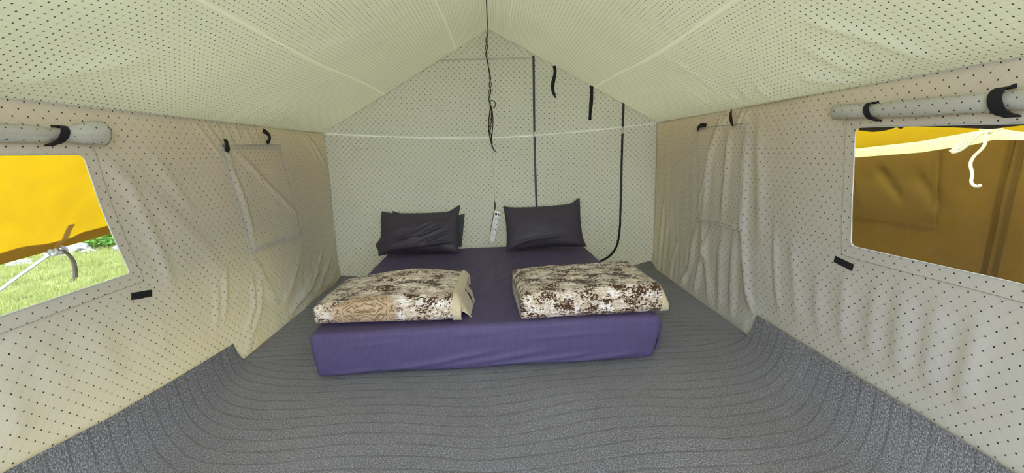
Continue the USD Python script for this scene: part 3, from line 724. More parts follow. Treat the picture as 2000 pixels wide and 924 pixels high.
# ------------------------------------------------------------------ mattress under its fitted sheet
MX, MY, MTH, MLEN, MWID, MH = -.061, 2.169, .019, 1.935, 1.83, .25
def mattress_place(v):
    c, s_ = math.cos(MTH), math.sin(MTH)
    v = np.array(v, float)
    return np.stack([MX + c * v[:, 0] - s_ * v[:, 1], MY + s_ * v[:, 0] + c * v[:, 1], v[:, 2] + .022], 1)
mt = rounded_box((MWID, MLEN, MH), .030, 150)
v = np.array(mt.vertices); v[:, 1] += MLEN / 2; v[:, 2] += MH / 2
x, y, z = v.T
low = 1 - np.clip(z / MH, 0, 1)
front = smoothstep(.10, 0, y)
ff_ = fold_field(x, z, [([(-.55, .02), (-.25, .06), (.05, .11)], .016, .012), ([(-.35, .02), (0, .05), (.35, .10)], .018, .011), ([(-.15, .01), (.25, .035), (.6, .06)], .014, .010), ([(.1, .01), (.5, .02), (.85, .05)], .012, .009),
                       ([(.2, .16), (.5, .175), (.7, .18)], .012, .005), ([(-.7, .17), (-.45, .19)], .012, .004), ([(-.2, .2), (.1, .21)], .012, .004), ([(-.8, .02), (-.6, .03)], .012, .008), ([(-.86, .03), (-.80, .12)], .012, .006), ([(-.11, .0), (-.115, .25)], .006, -.004)])
ff_ = ff_ + .010 * (fbm(np.stack([x * 4, z * 7, 0 * x], -1), 3, 41) - .5)
ybulge = .018 * np.sin(np.pi * np.clip(z / MH, 0, 1)) * front
v[:, 1] -= front * ff_ + ybulge * .6 - front * low * .020
v[:, 0] *= 1 - .016 * low * (np.abs(x) / (MWID / 2)) ** 6
side_ = smoothstep(.80, .9, np.abs(x))
v[:, 0] += np.sign(x) * side_ * (.012 * (fbm(np.stack([y * 6, z * 6, np.sign(x)], -1), 3, 43) - .4))
topm = smoothstep(.20, .24, z)
v[:, 2] += topm * (.016 * (fbm(np.stack([x * 2.2, y * 2.2, 0 * x], -1), 4, 44) - .5) + fold_field(x, y, [([(-.3, 1.0), (.1, 1.35), (.5, 1.5)], .02, .006), ([(-.6, 1.2), (-.2, 1.5)], .02, .006), ([(0, .7), (.3, 1.1)], .03, .006), ([(-.1, .3), (.0, .9), (-.05, 1.7)], .04, -.006)]))
v[:, 2] = np.maximum(v[:, 2], -.004)
v[:, 2] += np.where(z < .03, .004 * np.sin(x * 9) * front, 0)
# puffed tuck at the right front corner
puff = np.exp(-(((x - .905) / .05) ** 2 + ((y - .02) / .10) ** 2)) * np.exp(-((z - .19) / .07) ** 2)
v[:, 0] += .020 * puff
v = mattress_place(v)
mat_t = thing("mattress", "low double mattress under a stretched purple satin sheet", "mattress")
obj("fitted_sheet", trimesh.Trimesh(v, mt.faces, process=False), "purple_satin", mat_t, smooth=55)
# side tucks of the sheet hanging at the front corners
for sx_, z0, z1 in ((1, .20, .05),):
    k = np.linspace(0, 1, 18)
    xx = sx_ * (MWID / 2 + .002 + .007 * np.sin(k * 3.1))
    p = mattress_place(np.stack([xx, .030 + .03 * k, z0 + (z1 - z0) * k], 1))
    obj("sheet_tuck", ribbon(p, [.0, 1, 0], .06 - .03 * k, .010), "purple_satin", mat_t, smooth=60)

# ------------------------------------------------------------------ pillows
def pillow_mesh(w, h, t, seed, ears, folds, belly=.0):
    n = 64
    g = np.linspace(-1, 1, n)
    g = np.sign(g) * (1 - (1 - np.abs(g)) ** 1.5)
    U, Vv = np.meshgrid(g, g, indexing="ij")
    parts = []
    px = w / 2 * U * (1 - .045 * (1 - Vv ** 2) * np.abs(U) ** 2)
    pz = h / 2 * Vv * (1 - .075 * (1 - U ** 2) * np.abs(Vv) ** 2)
    for (cu, cv, ex, ez) in ears:
        k = np.exp(-(((U - cu) / .16) ** 2 + ((Vv - cv) / .22) ** 2))
        px = px + k * ex; pz = pz + k * ez
    prof = (np.clip(1 - U ** 2, 0, 1) * np.clip(1 - Vv ** 2, 0, 1)) ** .42
    prof = prof * (1 + belly * (-Vv))
    wr = .016 * (fbm(np.stack([px * 7, pz * 9, 0 * px + seed], -1), 4, seed) - .5) * np.minimum(1, prof * 2)
    wr = wr + 1.5 * fold_field(px, pz, folds) * np.minimum(1, prof * 2)
    V, F = [], []
    for s in (-1, 1):
        d = s * prof * t / 2 + (wr if s < 0 else 0) * -1
        V.append(np.stack([px, d, pz], -1).reshape(-1, 3))
        q = quads(n, n)
        F.append(q if s < 0 else q[:, ::-1])
    V = np.vstack(V)
    F = np.vstack([F[0], F[1] + n * n])
    F = np.vstack([F[:, [0, 1, 2]], F[:, [0, 2, 3]]])
    mesh = trimesh.Trimesh(V, F, process=False)
    mesh.merge_vertices(digits_vertex=5)
    # sewn edge
    m1 = np.r_[[i * n for i in range(n)], [(n - 1) * n + j for j in range(n)], [i * n + n - 1 for i in range(n)][::-1], [j for j in range(n)][::-1]]
    edge = np.stack([px.ravel()[m1], 0 * px.ravel()[m1], pz.ravel()[m1]], 1)
    keep = np.r_[True, np.linalg.norm(np.diff(edge, axis=0), axis=1) > 1e-4]
    return mesh, edge[keep]
def lean(v, base, tilt, roll_=0., yaw=0.):
    """stand a pillow (x wide, z tall, y thick) on its lower edge and lean it back"""
    v = np.array(v, float)
    T = trimesh.transformations
    R = T.rotation_matrix(yaw, [0, 0, 1]) @ T.rotation_matrix(-tilt, [1, 0, 0]) @ T.rotation_matrix(roll_, [0, 1, 0])
    return v @ R[:3, :3].T + np.array(base)
def pillow(label, w, h, t, seed, ears, folds, base, tilt, roll_, yaw=0., belly=0., grp=None):
    mesh, edge = pillow_mesh(w, h, t, seed, ears, folds, belly)
    th = thing("pillow", label, "pillow")
    obj("pillowcase", trimesh.Trimesh(lean(mesh.vertices, base, tilt, roll_, yaw), mesh.faces, process=False), "pillow_satin", th, smooth=70)
    obj("piped_edge", tube(lean(edge, base, tilt, roll_, yaw), .0045, 6, caps=False), "pillow_satin", th)
    return th
lf = [([(-.25, -.10), (0, -.02), (.2, .10)], .014, .012), ([(-.30, -.02), (-.12, .04), (.02, .05)], .012, .011), ([(-.05, -.06), (.1, -.01), (.26, .06)], .012, .012), ([(.0, -.12), (.15, -.07), (.3, .0)], .012, .011),
      ([(-.3, -.16), (0, -.14), (.3, -.09)], .014, .010), ([(.1, .0), (.2, .06), (.3, .15)], .014, .010), ([(-.1, .02), (.05, .06), (.12, .1)], .010, .008), ([(.12, -.13), (.3, -.10)], .010, .008)]
pillow("rumpled purple-black pillow on the left half of the mattress, creased across", .71, .385, .15, 51, [(1, 1, .012, .055), (-1, 1, .015, .01), (-1, -.55, -.035, .0), (-1, -1, .0, -.01)], lf, (-.695, 3.955, .462), .42, .02, .02, .2)
rf = [([(-.3, -.14), (.0, -.12), (.2, -.10)], .014, .006), ([(-.32, -.18), (-.1, -.12)], .012, .006)]
pillow("smooth plump purple-black pillow on the right half of the mattress, beside the power strip", .705, .41, .17, 52, [(1, 1, .0, .045), (-1, 1, -.0, .01), (.9, -1, .02, 0)], rf, (.432, 3.955, .470), .42, -.03, -.02, .15)
# flat grey pad standing behind the left pillow
n = 30
U, Vv = np.meshgrid(np.linspace(0, 1, n), np.linspace(0, 1, n), indexing="ij")
tl, tr, br, bl = np.array([-.965, 4.155, .640]), np.array([-.292, 4.155, .590]), np.array([-.335, 4.095, .285]), np.array([-.95, 4.095, .285])
P = ((1 - U) * Vv)[..., None] * tl + (U * Vv)[..., None] * tr + (U * (1 - Vv))[..., None] * br + ((1 - U) * (1 - Vv))[..., None] * bl
P[..., 2] -= .045 * np.sin(np.pi * U) ** .8 * Vv
P[..., 1] -= .012 * np.sin(np.pi * U) * np.sin(np.pi * Vv)
Fq = quads(n, n)
V = np.vstack([P.reshape(-1, 3), P.reshape(-1, 3) + [0, .016, 0]])
b = np.r_[np.arange(n) * n, (n - 1) * n + np.arange(1, n), (np.arange(n - 1) * n + n - 1)[::-1], np.arange(1, n - 1)[::-1]]
b2 = np.roll(b, -1)
F = np.vstack([Fq[:, ::-1], Fq + n * n, np.stack([b, b2, b2 + n * n, b + n * n], 1)])
obj("foam_pad", (V, F), "grey_felt", smooth=40, label="thin flat dark grey pad upright behind the creased left pillow", category="pad")

# ------------------------------------------------------------------ folded blankets
def blanket(name, label, material, x0, x1, y0, y1, h, zb, seed, yaw, hump, taper, extra):
    """Rounded folded slab; its front is the fold, its right end shows the beige edge binding of the nested layers."""
    L, Dp = x1 - x0, y1 - y0
    nx, nt = 110, 120
    def prof(depth, hh, m_=nt):
        # closed loop, starting at the middle of the bottom, going to the front, up, over the top to the back and down
        r = min(hh * .48, .062); rb = hh * .42
        pts = []
        def arc(cy, cz, rr, a0, a1):
            for a in np.linspace(a0, a1, 14):
                pts.append((cy + rr * math.cos(math.radians(a)), cz + rr * math.sin(math.radians(a))))
        arc(r, r * .8, r, 270, 180); 
        arc(r, hh - r, r, 180, 90)
        arc(depth - rb, hh - rb, rb, 90, 0)
        arc(depth - rb, rb, rb, 0, -90)
        P = np.array(pts); P = np.vstack([P, P[:1]])
        P[:, 1] = np.maximum(P[:, 1], 0)
        s = np.r_[0, np.cumsum(np.linalg.norm(np.diff(P, axis=0), axis=1))]
        k = np.linspace(0, s[-1], m_ + 1)[:-1]
        return np.stack([np.interp(k, s, P[:, 0]), np.interp(k, s, P[:, 1])], 1), k
    PR, arclen = prof(Dp, h)
    cen = np.array([Dp / 2, h / 2])
    def surf(xn, idx=None, off=0., scale=1.):
        """points of the slab's skin at x fractions xn (array) for profile rows"""
        p = PR if idx is None else PR[idx]
        xg = xn[:, None]
        x = x0 + L * xg + 0 * p[None, :, 0]
        e = np.ones_like(xg)
        rl_ = .055 / L
        e = np.where(xg < rl_, np.sqrt(np.clip(1 - ((rl_ - xg) / rl_) ** 2, 0, 1)), e)
        rr2 = .02 / L
        er = np.where(xg > 1 - rr2, 1 - .10 * ((xg - 1 + rr2) / rr2) ** 2, 1.)
        yy = p[None, :, 0] + 0 * xg; zz = p[None, :, 1] + 0 * xg
        # rounded closed end
        inset = (1 - e) * .055
        yy = np.clip(yy, inset, Dp - inset); zz = np.where(zz > h * .5, np.minimum(zz, h - inset * .9), zz * 1.)
        zz = zz * np.where(xg > 1 - rr2, er, 1)
        # depth taper and humps
        yy = yy * (1 - taper * (1 - xg))
        tz = zz / h
        zz = zz * (1 + hump(xg, yy / Dp)) 
        q = np.stack([x * 5, yy * 5, zz * 9 + seed], -1)
        nz_ = fbm(q, 4, seed) - .5
        zz = zz + .022 * nz_ * tz
        yy = yy - .026 * (fbm(q * .8 + 7, 3, seed + 1) - .5) * np.exp(-(yy / .08) ** 2)
        zz = zz + fold_field(x, yy, extra) * smoothstep(.6, .95, tz)
        cy, cz = Dp / 2, h / 2
        d = np.stack([yy - cy, zz - cz], -1)
        nrm = np.stack([np.sign(d[..., 0]) * (np.abs(d[..., 0]) / cy) ** 6, np.sign(d[..., 1]) * (np.abs(d[..., 1]) / cz) ** 6], -1)
        nrm /= np.maximum(np.linalg.norm(nrm, axis=-1, keepdims=True), 1e-6)
        yy = cy + (yy - cy) * scale + nrm[..., 0] * off; zz = cz * scale + (zz - cz) * scale + nrm[..., 1] * off
        return np.stack([x, yy, zz], -1)
    c, s_ = math.cos(yaw), math.sin(yaw)
    xm, ym = (x0 + x1) / 2, y0
    def put(P):
        P = np.array(P, float)
        dx, dy = P[..., 0] - xm, P[..., 1]
        return np.stack([xm + c * dx - s_ * dy, ym + s_ * dx + c * dy, P[..., 2] + zb], -1)
    th = thing(name, label, "blanket")
    xn = np.unique(np.r_[np.linspace(0, .055 / L, 12), np.linspace(.055 / L, 1 - .02 / L, nx), np.linspace(1 - .02 / L, 1, 6)])
    G = surf(xn)
    V = put(G).reshape(-1, 3)
    F = quads(len(xn), nt, closed_v=True)
    F = np.vstack([F[:, [0, 1, 2]], F[:, [0, 2, 3]]])
    c0, c1 = V[:nt].mean(0), V[-nt:].mean(0)
    k0 = len(V); V = np.vstack([V, c0, c1]); j = np.arange(nt)
    F = np.vstack([F, np.stack([np.full(nt, k0), (j + 1) % nt, j], 1), np.stack([np.full(nt, k0 + 1), k0 - nt + j, k0 - nt + (j + 1) % nt], 1)])
    uv = np.stack([(G[..., 0] - x0), np.broadcast_to(arclen, G.shape[:2])], -1).reshape(-1, 2)
    uv = np.vstack([uv, [[0, 0]], [[L, 0]]])
    obj("folded_body", (V, F), material, th, smooth=True, uv=uv)
    def band(a, b, f0, f1, off, scale, nm="binding", n_=4, thick=.007):
        idx = np.arange(int(a * nt), int(b * nt))
        rows_out = put(surf(np.linspace(f0, f1, n_), idx, off, scale))
        rows_in = put(surf(np.linspace(f0, f1, n_), idx, off - thick, scale))
        A, B = rows_out.reshape(-1, 3), rows_in.reshape(-1, 3)
        m_ = len(idx)
        Fq = quads(n_, m_)
        V = np.vstack([A, B]); o = n_ * m_
        e1 = np.stack([np.arange(m_ - 1), np.arange(1, m_), np.arange(1, m_) + o, np.arange(m_ - 1) + o], 1)
        l = (n_ - 1) * m_
        e2 = np.stack([l + np.arange(1, m_), l + np.arange(m_ - 1), l + np.arange(m_ - 1) + o, l + np.arange(1, m_) + o], 1)
        obj(nm, (V, np.vstack([Fq, Fq[:, ::-1] + o, e1, e2])), "binding_beige", th, smooth=50)
    return th, band, put

hl = lambda x, y: .20 * np.exp(-((x - .55) / .28) ** 2) * np.exp(-((y - .75) / .4) ** 2) - .20 * np.exp(-(x / .30) ** 2) - .05 * np.exp(-((x - 1) / .2) ** 2)
th, band, put = blanket("folded_blanket", "folded cream and brown blanket on the left, with a mirrored scroll print in front", "blanket_scroll", -.985, -.205, 2.225, 2.80, .135, .287, 61, -.03, hl, .08,
    [([(-.8, .18), (-.5, .20), (-.3, .14)], .02, .008), ([(-.75, .30), (-.45, .33)], .02, .008), ([(-.6, .42), (-.3, .40)], .02, .008), ([(-.8, .12), (-.55, .14)], .02, -.008)])
band(.04, .62, .955, 1.012, .006, 1.0)
band(.07, .34, 1.0, 1.075, .004, .72)
band(.34, .40, .98, 1.08, -.012, 1.0)
hr = lambda x, y: .06 * np.exp(-((x - .3) / .35) ** 2) * np.exp(-((y - .6) / .4) ** 2) + .05 * np.exp(-((x - .8) / .25) ** 2) - .04 * np.exp(-(x / .15) ** 2)
th, band, put = blanket("folded_blanket", "folded cream and dark brown mottled blanket on the right half of the mattress", "blanket_print", .120, .885, 2.205, 2.80, .145, .280, 62, .055, hr, .04,
    [([(.25, .22), (.5, .25), (.7, .22)], .02, .007), ([(.3, .35), (.6, .36)], .02, .007), ([(.2, .12), (.45, .15)], .02, .007)])
band(.03, .66, .985, 1.035, .003, 1.0)
band(.535, .60, .10, .96, .003, 1.0, nm="back_binding", n_=40)

# ------------------------------------------------------------------ hanging cable and power strip
cb = thing("extension_cord", "black twisted cable hanging from the ridge down the back wall, knotted halfway", "cord")
def bk(pts, off=.03):
    return [(x, float(back_y(x, z)) - off, z) for x, z in pts]
main = bk([(-.009, 2.195), (-.020, 2.10), (-.026, 1.993), (-.012, 1.90), (-.003, 1.818), (-.006, 1.72), (-.016, 1.62), (-.010, 1.56), (-.002, 1.50), (-.018, 1.40), (-.024, 1.33), (-.012, 1.25), (-.008, 1.21), (.010, 1.17), (.031, 1.150)])
P = spline(main, 160)
k = np.arange(160)
for ph, mname, rad in ((0, "cable_black", .0042), (np.pi, "cable_brown", .0036)):
    amp = .006 + .004 * np.sin(k * .11)
    Q = P + np.stack([amp * np.cos(k * .33 + ph), amp * np.sin(k * .33 + ph), 0 * k], 1)
    obj("strand", tube(Q, rad, 6), mname, cb, label="dark brown twisted strand" if ph else None)
loop = spline(bk([(-.014, 1.59), (.010, 1.612), (.030, 1.600), (.028, 1.555), (.004, 1.545), (-.012, 1.56)], .04), 40)
obj("loop", tube(loop, .0042, 6), "cable_black", cb)
bun = spline(bk([(-.006, 1.57), (.008, 1.48), (.006, 1.40), (-.004, 1.32), (-.012, 1.24), (-.010, 1.20)], .036), 60)
obj("folded_strand", tube(bun, .005, 6), "cable_black", cb)
bun = spline(bk([(-.010, 1.56), (-.026, 1.46), (-.034, 1.38), (-.028, 1.30), (-.014, 1.235)], .036), 60)
obj("folded_strand", tube(bun, .005, 6), "cable_black", cb)
ridge_run = spline([(-.004, YB - .035, 2.185), (-.004, 3.6, 2.188), (0, 2.4, 2.190), (.003, 1.0, 2.19), (0, YF + .05, 2.19)], 60)
obj("ridge_run", tube(ridge_run, .004, 6), "cable_black", cb)
thin = spline(bk([(-.010, 1.22), (-.010, 1.10), (-.008, .95), (-.006, .80), (-.005, .66)], .03), 40)
obj("thin_lead", tube(thin, .0021, 6), "cable_pale", cb, label="thin pale lead running down to the power strip")
plug = spline(bk([(-.005, .70), (-.004, .665), (-.006, .63), (-.016, .59), (-.028, .54), (-.046, .46), (-.056, .40), (-.060, .36)], .030), 40)
obj("dark_lead", tube(plug, np.interp(np.arange(40), [0, 4, 8, 12, 39], [.003, .007, .006, .0032, .0032]), 8), "cable_black", cb)

ps = thing("power_strip", "white multi-socket power strip hanging on the back wall between the pillows", "power strip")
top_c, bot_c = np.array([.020, 4.135, .610]), np.array([-.047, 4.135, .312])
ax_z = (top_c - bot_c); Ls = np.linalg.norm(ax_z); ax_z /= Ls
ax_x = np.cross(ax_z, [0, -1, 0]); ax_x = -ax_x / np.linalg.norm(ax_x)
ax_x = ax_x if ax_x[0] > 0 else -ax_x
ax_y = np.array([0, 1.0, 0])
Rps = np.stack([ax_x, ax_y, ax_z], 1)
cps = (top_c + bot_c) / 2
def on_strip(mesh):
    mesh = mesh.copy(); mesh.vertices = np.array(mesh.vertices) @ Rps.T + cps
    return mesh
body = rounded_box((.060, .034, Ls), .008, 16)
obj("strip_body", on_strip(body), "strip_white", ps)
face = rounded_box((.050, .006, Ls - .02), .0025, 14); face.apply_translation([0, -.018, 0])
obj("strip_face", on_strip(face), "strip_white", ps)
sw = rounded_box((.020, .010, .020), .003, 6); sw.apply_translation([-.010, -.023, Ls / 2 - .030])
obj("switch", on_strip(sw), "socket_dark", ps, label="black rocker switch")
sw = rounded_box((.014, .008, .016), .003, 6); sw.apply_translation([.014, -.022, Ls / 2 - .030])
obj("indicator", on_strip(sw), "button_red_brown", ps, label="small dark red indicator button")
for i in range(4):
    zc = Ls / 2 - .075 - i * .052
    pl = rounded_box((.042, .003, .044), .001, 6); pl.apply_translation([0, -.0215, zc])
    so = obj("socket", on_strip(pl), "strip_white", ps)
    for dx, dz, w_, h_ in ((-.010, -.008, .008, .005), (-.010, .008, .008, .005), (.011, 0, .008, .007)):
        pin = rounded_box((w_, .004, h_), .001, 4); pin.apply_translation([dx, -.0225, zc + dz])
        obj("pin_hole", on_strip(pin), "socket_dark", so)

# ------------------------------------------------------------------ outside the windows
gx = np.linspace(-30, 30, 61)
Xg, Yg = np.meshgrid(gx, gx, indexing="ij")
Zg = -.035 - .10 * smoothstep(3, 6, np.hypot(Xg, Yg - 2)) + .25 * (fbm(np.stack([Xg * .25, Yg * .25, 0 * Xg], -1), 3, 71) - .45) * smoothstep(4, 9, np.hypot(Xg, Yg - 2))
obj("ground", (np.stack([Xg, Yg, Zg], -1).reshape(-1, 3), quads(61, 61)), "grass_ground", smooth=True, label="grassy ground around the tent", kind="structure")
def ground_z(x, y):
    r = np.hypot(x, y - 2)
    return -.035 - .10 * smoothstep(3, 6, r) + .25 * (fbm(np.stack([x * .25, y * .25, 0 * x], -1), 3, 71) - .45) * smoothstep(4, 9, r)

# grass: uncountable blades, instanced clumps
def clump(seed):
    r = np.random.default_rng(seed)
    V, F = [], []
    for i in range(9):
        a, l = r.uniform(0, 2 * np.pi), r.uniform(.035, .085)
        bx, by = r.normal(0, .03, 2)
        lean_ = r.uniform(.1, .7) * l
        d = np.array([math.cos(a), math.sin(a), 0]); sd = np.array([-d[1], d[0], 0]) * r.uniform(.002, .004)
        b0 = np.array([bx, by, -.01]); mid = b0 + d * lean_ * .35 + [0, 0, l * .6]; tip = b0 + d * lean_ + [0, 0, l]
        n_ = len(V)
        V += [b0 - sd, b0 + sd, mid + sd * .8, mid - sd * .8, tip]
        F += [[n_, n_ + 1, n_ + 2], [n_, n_ + 2, n_ + 3], [n_ + 3, n_ + 2, n_ + 4]]
    return trimesh.Trimesh(np.array(V), np.array(F), process=False)
pi = UsdGeom.PointInstancer.Define(stage, "/World/grass")
tag(pi, "short sunlit green grass outside the left window", "grass", None, "stuff")
protos = UsdGeom.Scope.Define(stage, "/World/grass/clumps")
for i in range(4):
    usdkit.mesh(stage, f"/World/grass/clumps/grass_clump_{i:03d}", clump(80 + i), M["grass_blade"])
NG = 16000
gxp = RNG.uniform(-8.5, -2.0, NG); gyp = RNG.uniform(1.2, 9.0, NG)
keep = (gyp > 1.0 * (-gxp) - 1.4) & (gyp < 1.55 * -gxp + .6)
gxp, gyp = gxp[keep], gyp[keep]
gz = ground_z(gxp, gyp)
ang = RNG.uniform(0, 2 * np.pi, len(gxp)) / 2
pi.CreatePositionsAttr(Vt.Vec3fArray.FromNumpy(np.stack([gxp, gyp, gz], 1).astype(np.float32)))
pi.CreateOrientationsAttr(Vt.QuathArray([Gf.Quath(float(math.cos(a)), 0, 0, float(math.sin(a))) for a in ang]))
scl = RNG.uniform(.7, 1.5, len(gxp))
pi.CreateScalesAttr(Vt.Vec3fArray.FromNumpy(np.repeat(scl[:, None], 3, 1).astype(np.float32)))
pi.CreateProtoIndicesAttr(Vt.IntArray.FromNumpy(RNG.integers(0, 4, len(gxp)).astype(np.int32)))
pi.CreatePrototypesRel().SetTargets([Sdf.Path(f"/World/grass/clumps/grass_clump_{i:03d}") for i in range(4)])

# unseen pale gravel added to bounce sunlight in through the doorway
gv = trimesh.creation.cylinder(radius=5.5, height=.02, sections=64); gv.apply_translation([0, -6.05, -.018])
obj("gravel_pad", gv, "gravel", smooth=30, label="added pale gravel apron bouncing sunlight into the tent doorway", kind="structure")

# pale boulders and leafy shrubs at the edge of the grass
rock_labels = ["broad pale boulder at the edge of the grass", "smallest pale stone, left of the others by the guy rope", "pale stone right of the shrub, against the window edge", "low pale stone in front of the boulders", "grey-white stone behind the fly's guy rope"]
for i, (x, y, s, lab) in enumerate([(-6.35, 6.75, .17, rock_labels[0]), (-6.15, 6.35, .09, rock_labels[1]), (-5.62, 6.72, .13, rock_labels[2]), (-6.05, 6.62, .08, rock_labels[3]), (-6.3, 5.9, .12, rock_labels[4])]):
    ic = trimesh.creation.icosphere(4, 1.0)
    v = np.array(ic.vertices)
    v = v * (1 + .9 * (fbm(v * 1.9 + i * 5, 4, 90 + i) - .5))[:, None] * np.array([1.2, .9, .7]) * s
    v += [x, y, float(ground_z(np.array(x), np.array(y))) + .12 * s]
    obj("boulder", trimesh.Trimesh(v, ic.faces, process=False), "rock_pale", smooth=35, label=lab, category="boulder", group=None)
def shrub(x, y, h, r, nl, seed, label):
    g = np.random.default_rng(seed)
    z0 = float(ground_z(np.array(x), np.array(y)))
    t = thing("shrub", label, "shrub")
    stems = []
    for i in range(9):
        a = g.uniform(0, 2 * np.pi); rr = r * g.uniform(.2, .8)
        stems.append(tube(spline([(x, y, z0 - .02), (x + rr * .4 * math.cos(a), y + rr * .4 * math.sin(a), z0 + h * .5), (x + rr * math.cos(a), y + rr * math.sin(a), z0 + h * g.uniform(.7, 1))], 8), .006, 5))
    obj("stems", trimesh.util.concatenate(stems), "cord_brown", t)
    V, F = [], []
    for i in range(nl):
        d = g.normal(size=3); d /= np.linalg.norm(d); rad = g.uniform(.3, 1) ** .5
        c = np.array([x, y, z0 + h * .5]) + d * rad * np.array([r, r, h * .5])
        u_ = g.normal(size=3); u_[2] -= .3; u_ /= np.linalg.norm(u_); w_ = np.cross(u_, g.normal(size=3)); w_ /= np.linalg.norm(w_)
        nrm = np.cross(u_, w_)
        l, b = g.uniform(.05, .10), g.uniform(.018, .03)
        n_ = len(V)
        V += [c, c + u_ * l * .5 + w_ * b + nrm * .006, c + u_ * l, c + u_ * l * .5 - w_ * b + nrm * .006]
        F += [[n_, n_ + 1, n_ + 2], [n_, n_ + 2, n_ + 3]]
    obj("foliage", trimesh.Trimesh(np.array(V), np.array(F), process=False), "shrub_leaf", t, smooth=False, kind="stuff")
shrub(-6.25, 7.25, .42, .38, 1100, 101, "bright green leafy shrub among the pale boulders")
shrub(-7.3, 6.9, .70, .60, 900, 102, "green shrub behind the broad boulder")

def tree(x, y, h, label, nb=30, nl=170, spread=1., leaf=1., seed=150, trunk=.16):
    g = np.random.default_rng(seed)
    t = thing("broadleaf_tree", label, "tree")
    z0 = float(ground_z(np.array(x), np.array(y)))
    obj("trunk", tube(spline([(x, y, z0 - .1), (x + .05, y - .03, z0 + h * .35), (x + .02, y - .1, z0 + h * .7), (x + .1, y - .12, z0 + h)], 20), np.linspace(trunk, trunk / 4, 20), 10), "cord_brown", t)
    V, F = [], []
    for i in range(nb):
        a = 2 * np.pi * (i * .618 % 1); zb = z0 + h * (.55 + .4 * i / nb); L = spread * g.uniform(1.5, 3.0) * (1.1 - .5 * i / nb)
        b0 = np.array([x + .02, y - .1, zb]); b1 = b0 + [L * math.cos(a) * 1.15, L * math.sin(a) * .85, L * .25]
        obj("branch", tube(spline([b0, (b0 + b1) / 2 + [0, 0, .08], b1], 8), np.linspace(trunk * .28, trunk * .06, 8), 6), "cord_brown", t)
        for k in range(nl):
            c = b0 + (b1 - b0) * g.uniform(.2, 1.08) + g.normal(0, .26 * spread, 3)
            u_ = g.normal(size=3); u_[2] -= .3; u_ /= np.linalg.norm(u_); w_ = np.cross(u_, g.normal(size=3)); w_ /= np.linalg.norm(w_)
            l, bb = g.uniform(.16, .28) * leaf, g.uniform(.06, .10) * leaf
            n_ = len(V)
            V += [c, c + u_ * l * .5 + w_ * bb, c + u_ * l, c + u_ * l * .5 - w_ * bb]
            F += [[n_, n_ + 1, n_ + 2], [n_, n_ + 2, n_ + 3]]
    obj("foliage", trimesh.Trimesh(np.array(V), np.array(F), process=False), "shrub_leaf", t, smooth=False, kind="stuff")
tree(-.3, 5.7, 6.6, "tall spreading broadleaf tree shading the back of the tent")
tree(-2.95, 3.95, 3.3, "added young sapling with thin branches, dappling the left fly", nb=12, nl=26, spread=.30, leaf=.85, seed=160, trunk=.03)  # unseen sapling, put in to cast soft patches on the fly

# left fly: yellow awning sloping down outside the window
def fly_left(y, s, off=0.):
    y, s = np.broadcast_arrays(np.asarray(y, float), np.asarray(s, float))
    k = (y - 2.425)
    x = -1.66 - .74 * s - .03 * np.sin(np.pi * s)
    zh = .712 + .055 * k + .03 * (1 - np.exp(-(k / .35) ** 2)) * 0
    z = 1.50 + (zh - 1.50) * s
    d = .07 * (fbm(np.stack([y * 2.6, s * 2.2, 0 * y], -1), 4, 111) - .5) * smoothstep(1.02, .85, s) + 1.9 * smoothstep(1.0, .9, s) * fold_field(y, s, [([(2.43, .98), (2.62, .7), (2.9, .35)], .05, .022), ([(2.43, .98), (2.36, .6), (2.3, .2)], .05, .016), ([(2.43, .98), (2.2, .75), (1.9, .5)], .05, .016), ([(2.5, .3), (2.9, .25)], .03, .01), ([(2.5, .2), (2.85, .1)], .03, .01)])
    nx, nz = -.73, .68
    return np.stack([x - nx * (d + off), y, z - nz * (d + off)], -1)
flt = thing("fly_awning", "bright yellow fly sheet sloping down outside the left window", "awning")
Y, S = np.meshgrid(np.linspace(-.4, 5.0, 210), np.linspace(0, 1, 50), indexing="ij")
obj("fly_sheet", (fly_left(Y, S).reshape(-1, 3), quads(210, 50)), "fly_yellow", flt, smooth=True)
Y, S = np.meshgrid(np.linspace(-.4, 5.0, 210), np.linspace(.925, 1.0, 5), indexing="ij")
obj("hem_band", (fly_left(Y, S, .004).reshape(-1, 3), quads(210, 5)), "fly_yellow", flt, smooth=True)
sa = np.linspace(.82, 1.0, 12)
obj("tie_tape", ribbon(fly_left(2.436 + .02 * (sa - .82), sa, .008), [0, 1, 0], .034, .003), "web_tape", flt)
hx = fly_left(2.425, 1.0)
gr = thing("guy_rope", "white guy rope knotted to the yellow fly hem and running out over the grass", "rope")
kn = hx + np.array([-.0, 0, -.012])
gz0 = float(ground_z(np.array(-3.35), np.array(2.36)))
obj("rope_line", tube(spline([kn + [0, -.012, -.01], kn + [-.25, -.03, -.17], kn + [-.60, -.05, -.42], (-3.35, 2.36, gz0 + .02)], 60), .0085, 8), "rope_white", gr)
th_ = np.linspace(0, 4 * np.pi, 90)
obj("knot", tube(np.stack([kn[0] + .022 * np.cos(th_) - .004, kn[1] - .022 + .05 * th_ / 12.6, kn[2] + .016 * np.sin(th_)], 1), .010, 8), "rope_white", gr)
obj("rope_loop", tube(spline([kn + [0, .0, .02], kn + [.01, .05, .018], kn + [.005, .075, -.006], kn + [0, .03, -.012]], 30), .010, 8), "rope_white", gr)
obj("ground_peg", tube([(-3.38, 2.36, gz0 - .08), (-3.35, 2.36, gz0 + .06)], .006, 8), "peg_metal", gr)
tie = spline([kn + [.005, .01, .0], kn + [.01, .055, -.008], kn + [.015, .085, -.055], kn + [.015, .090, -.12], kn + [.012, .085, -.165]], 40)
td = thing("tie_cord", "short dark frayed cord end hanging from the left fly knot", "cord")
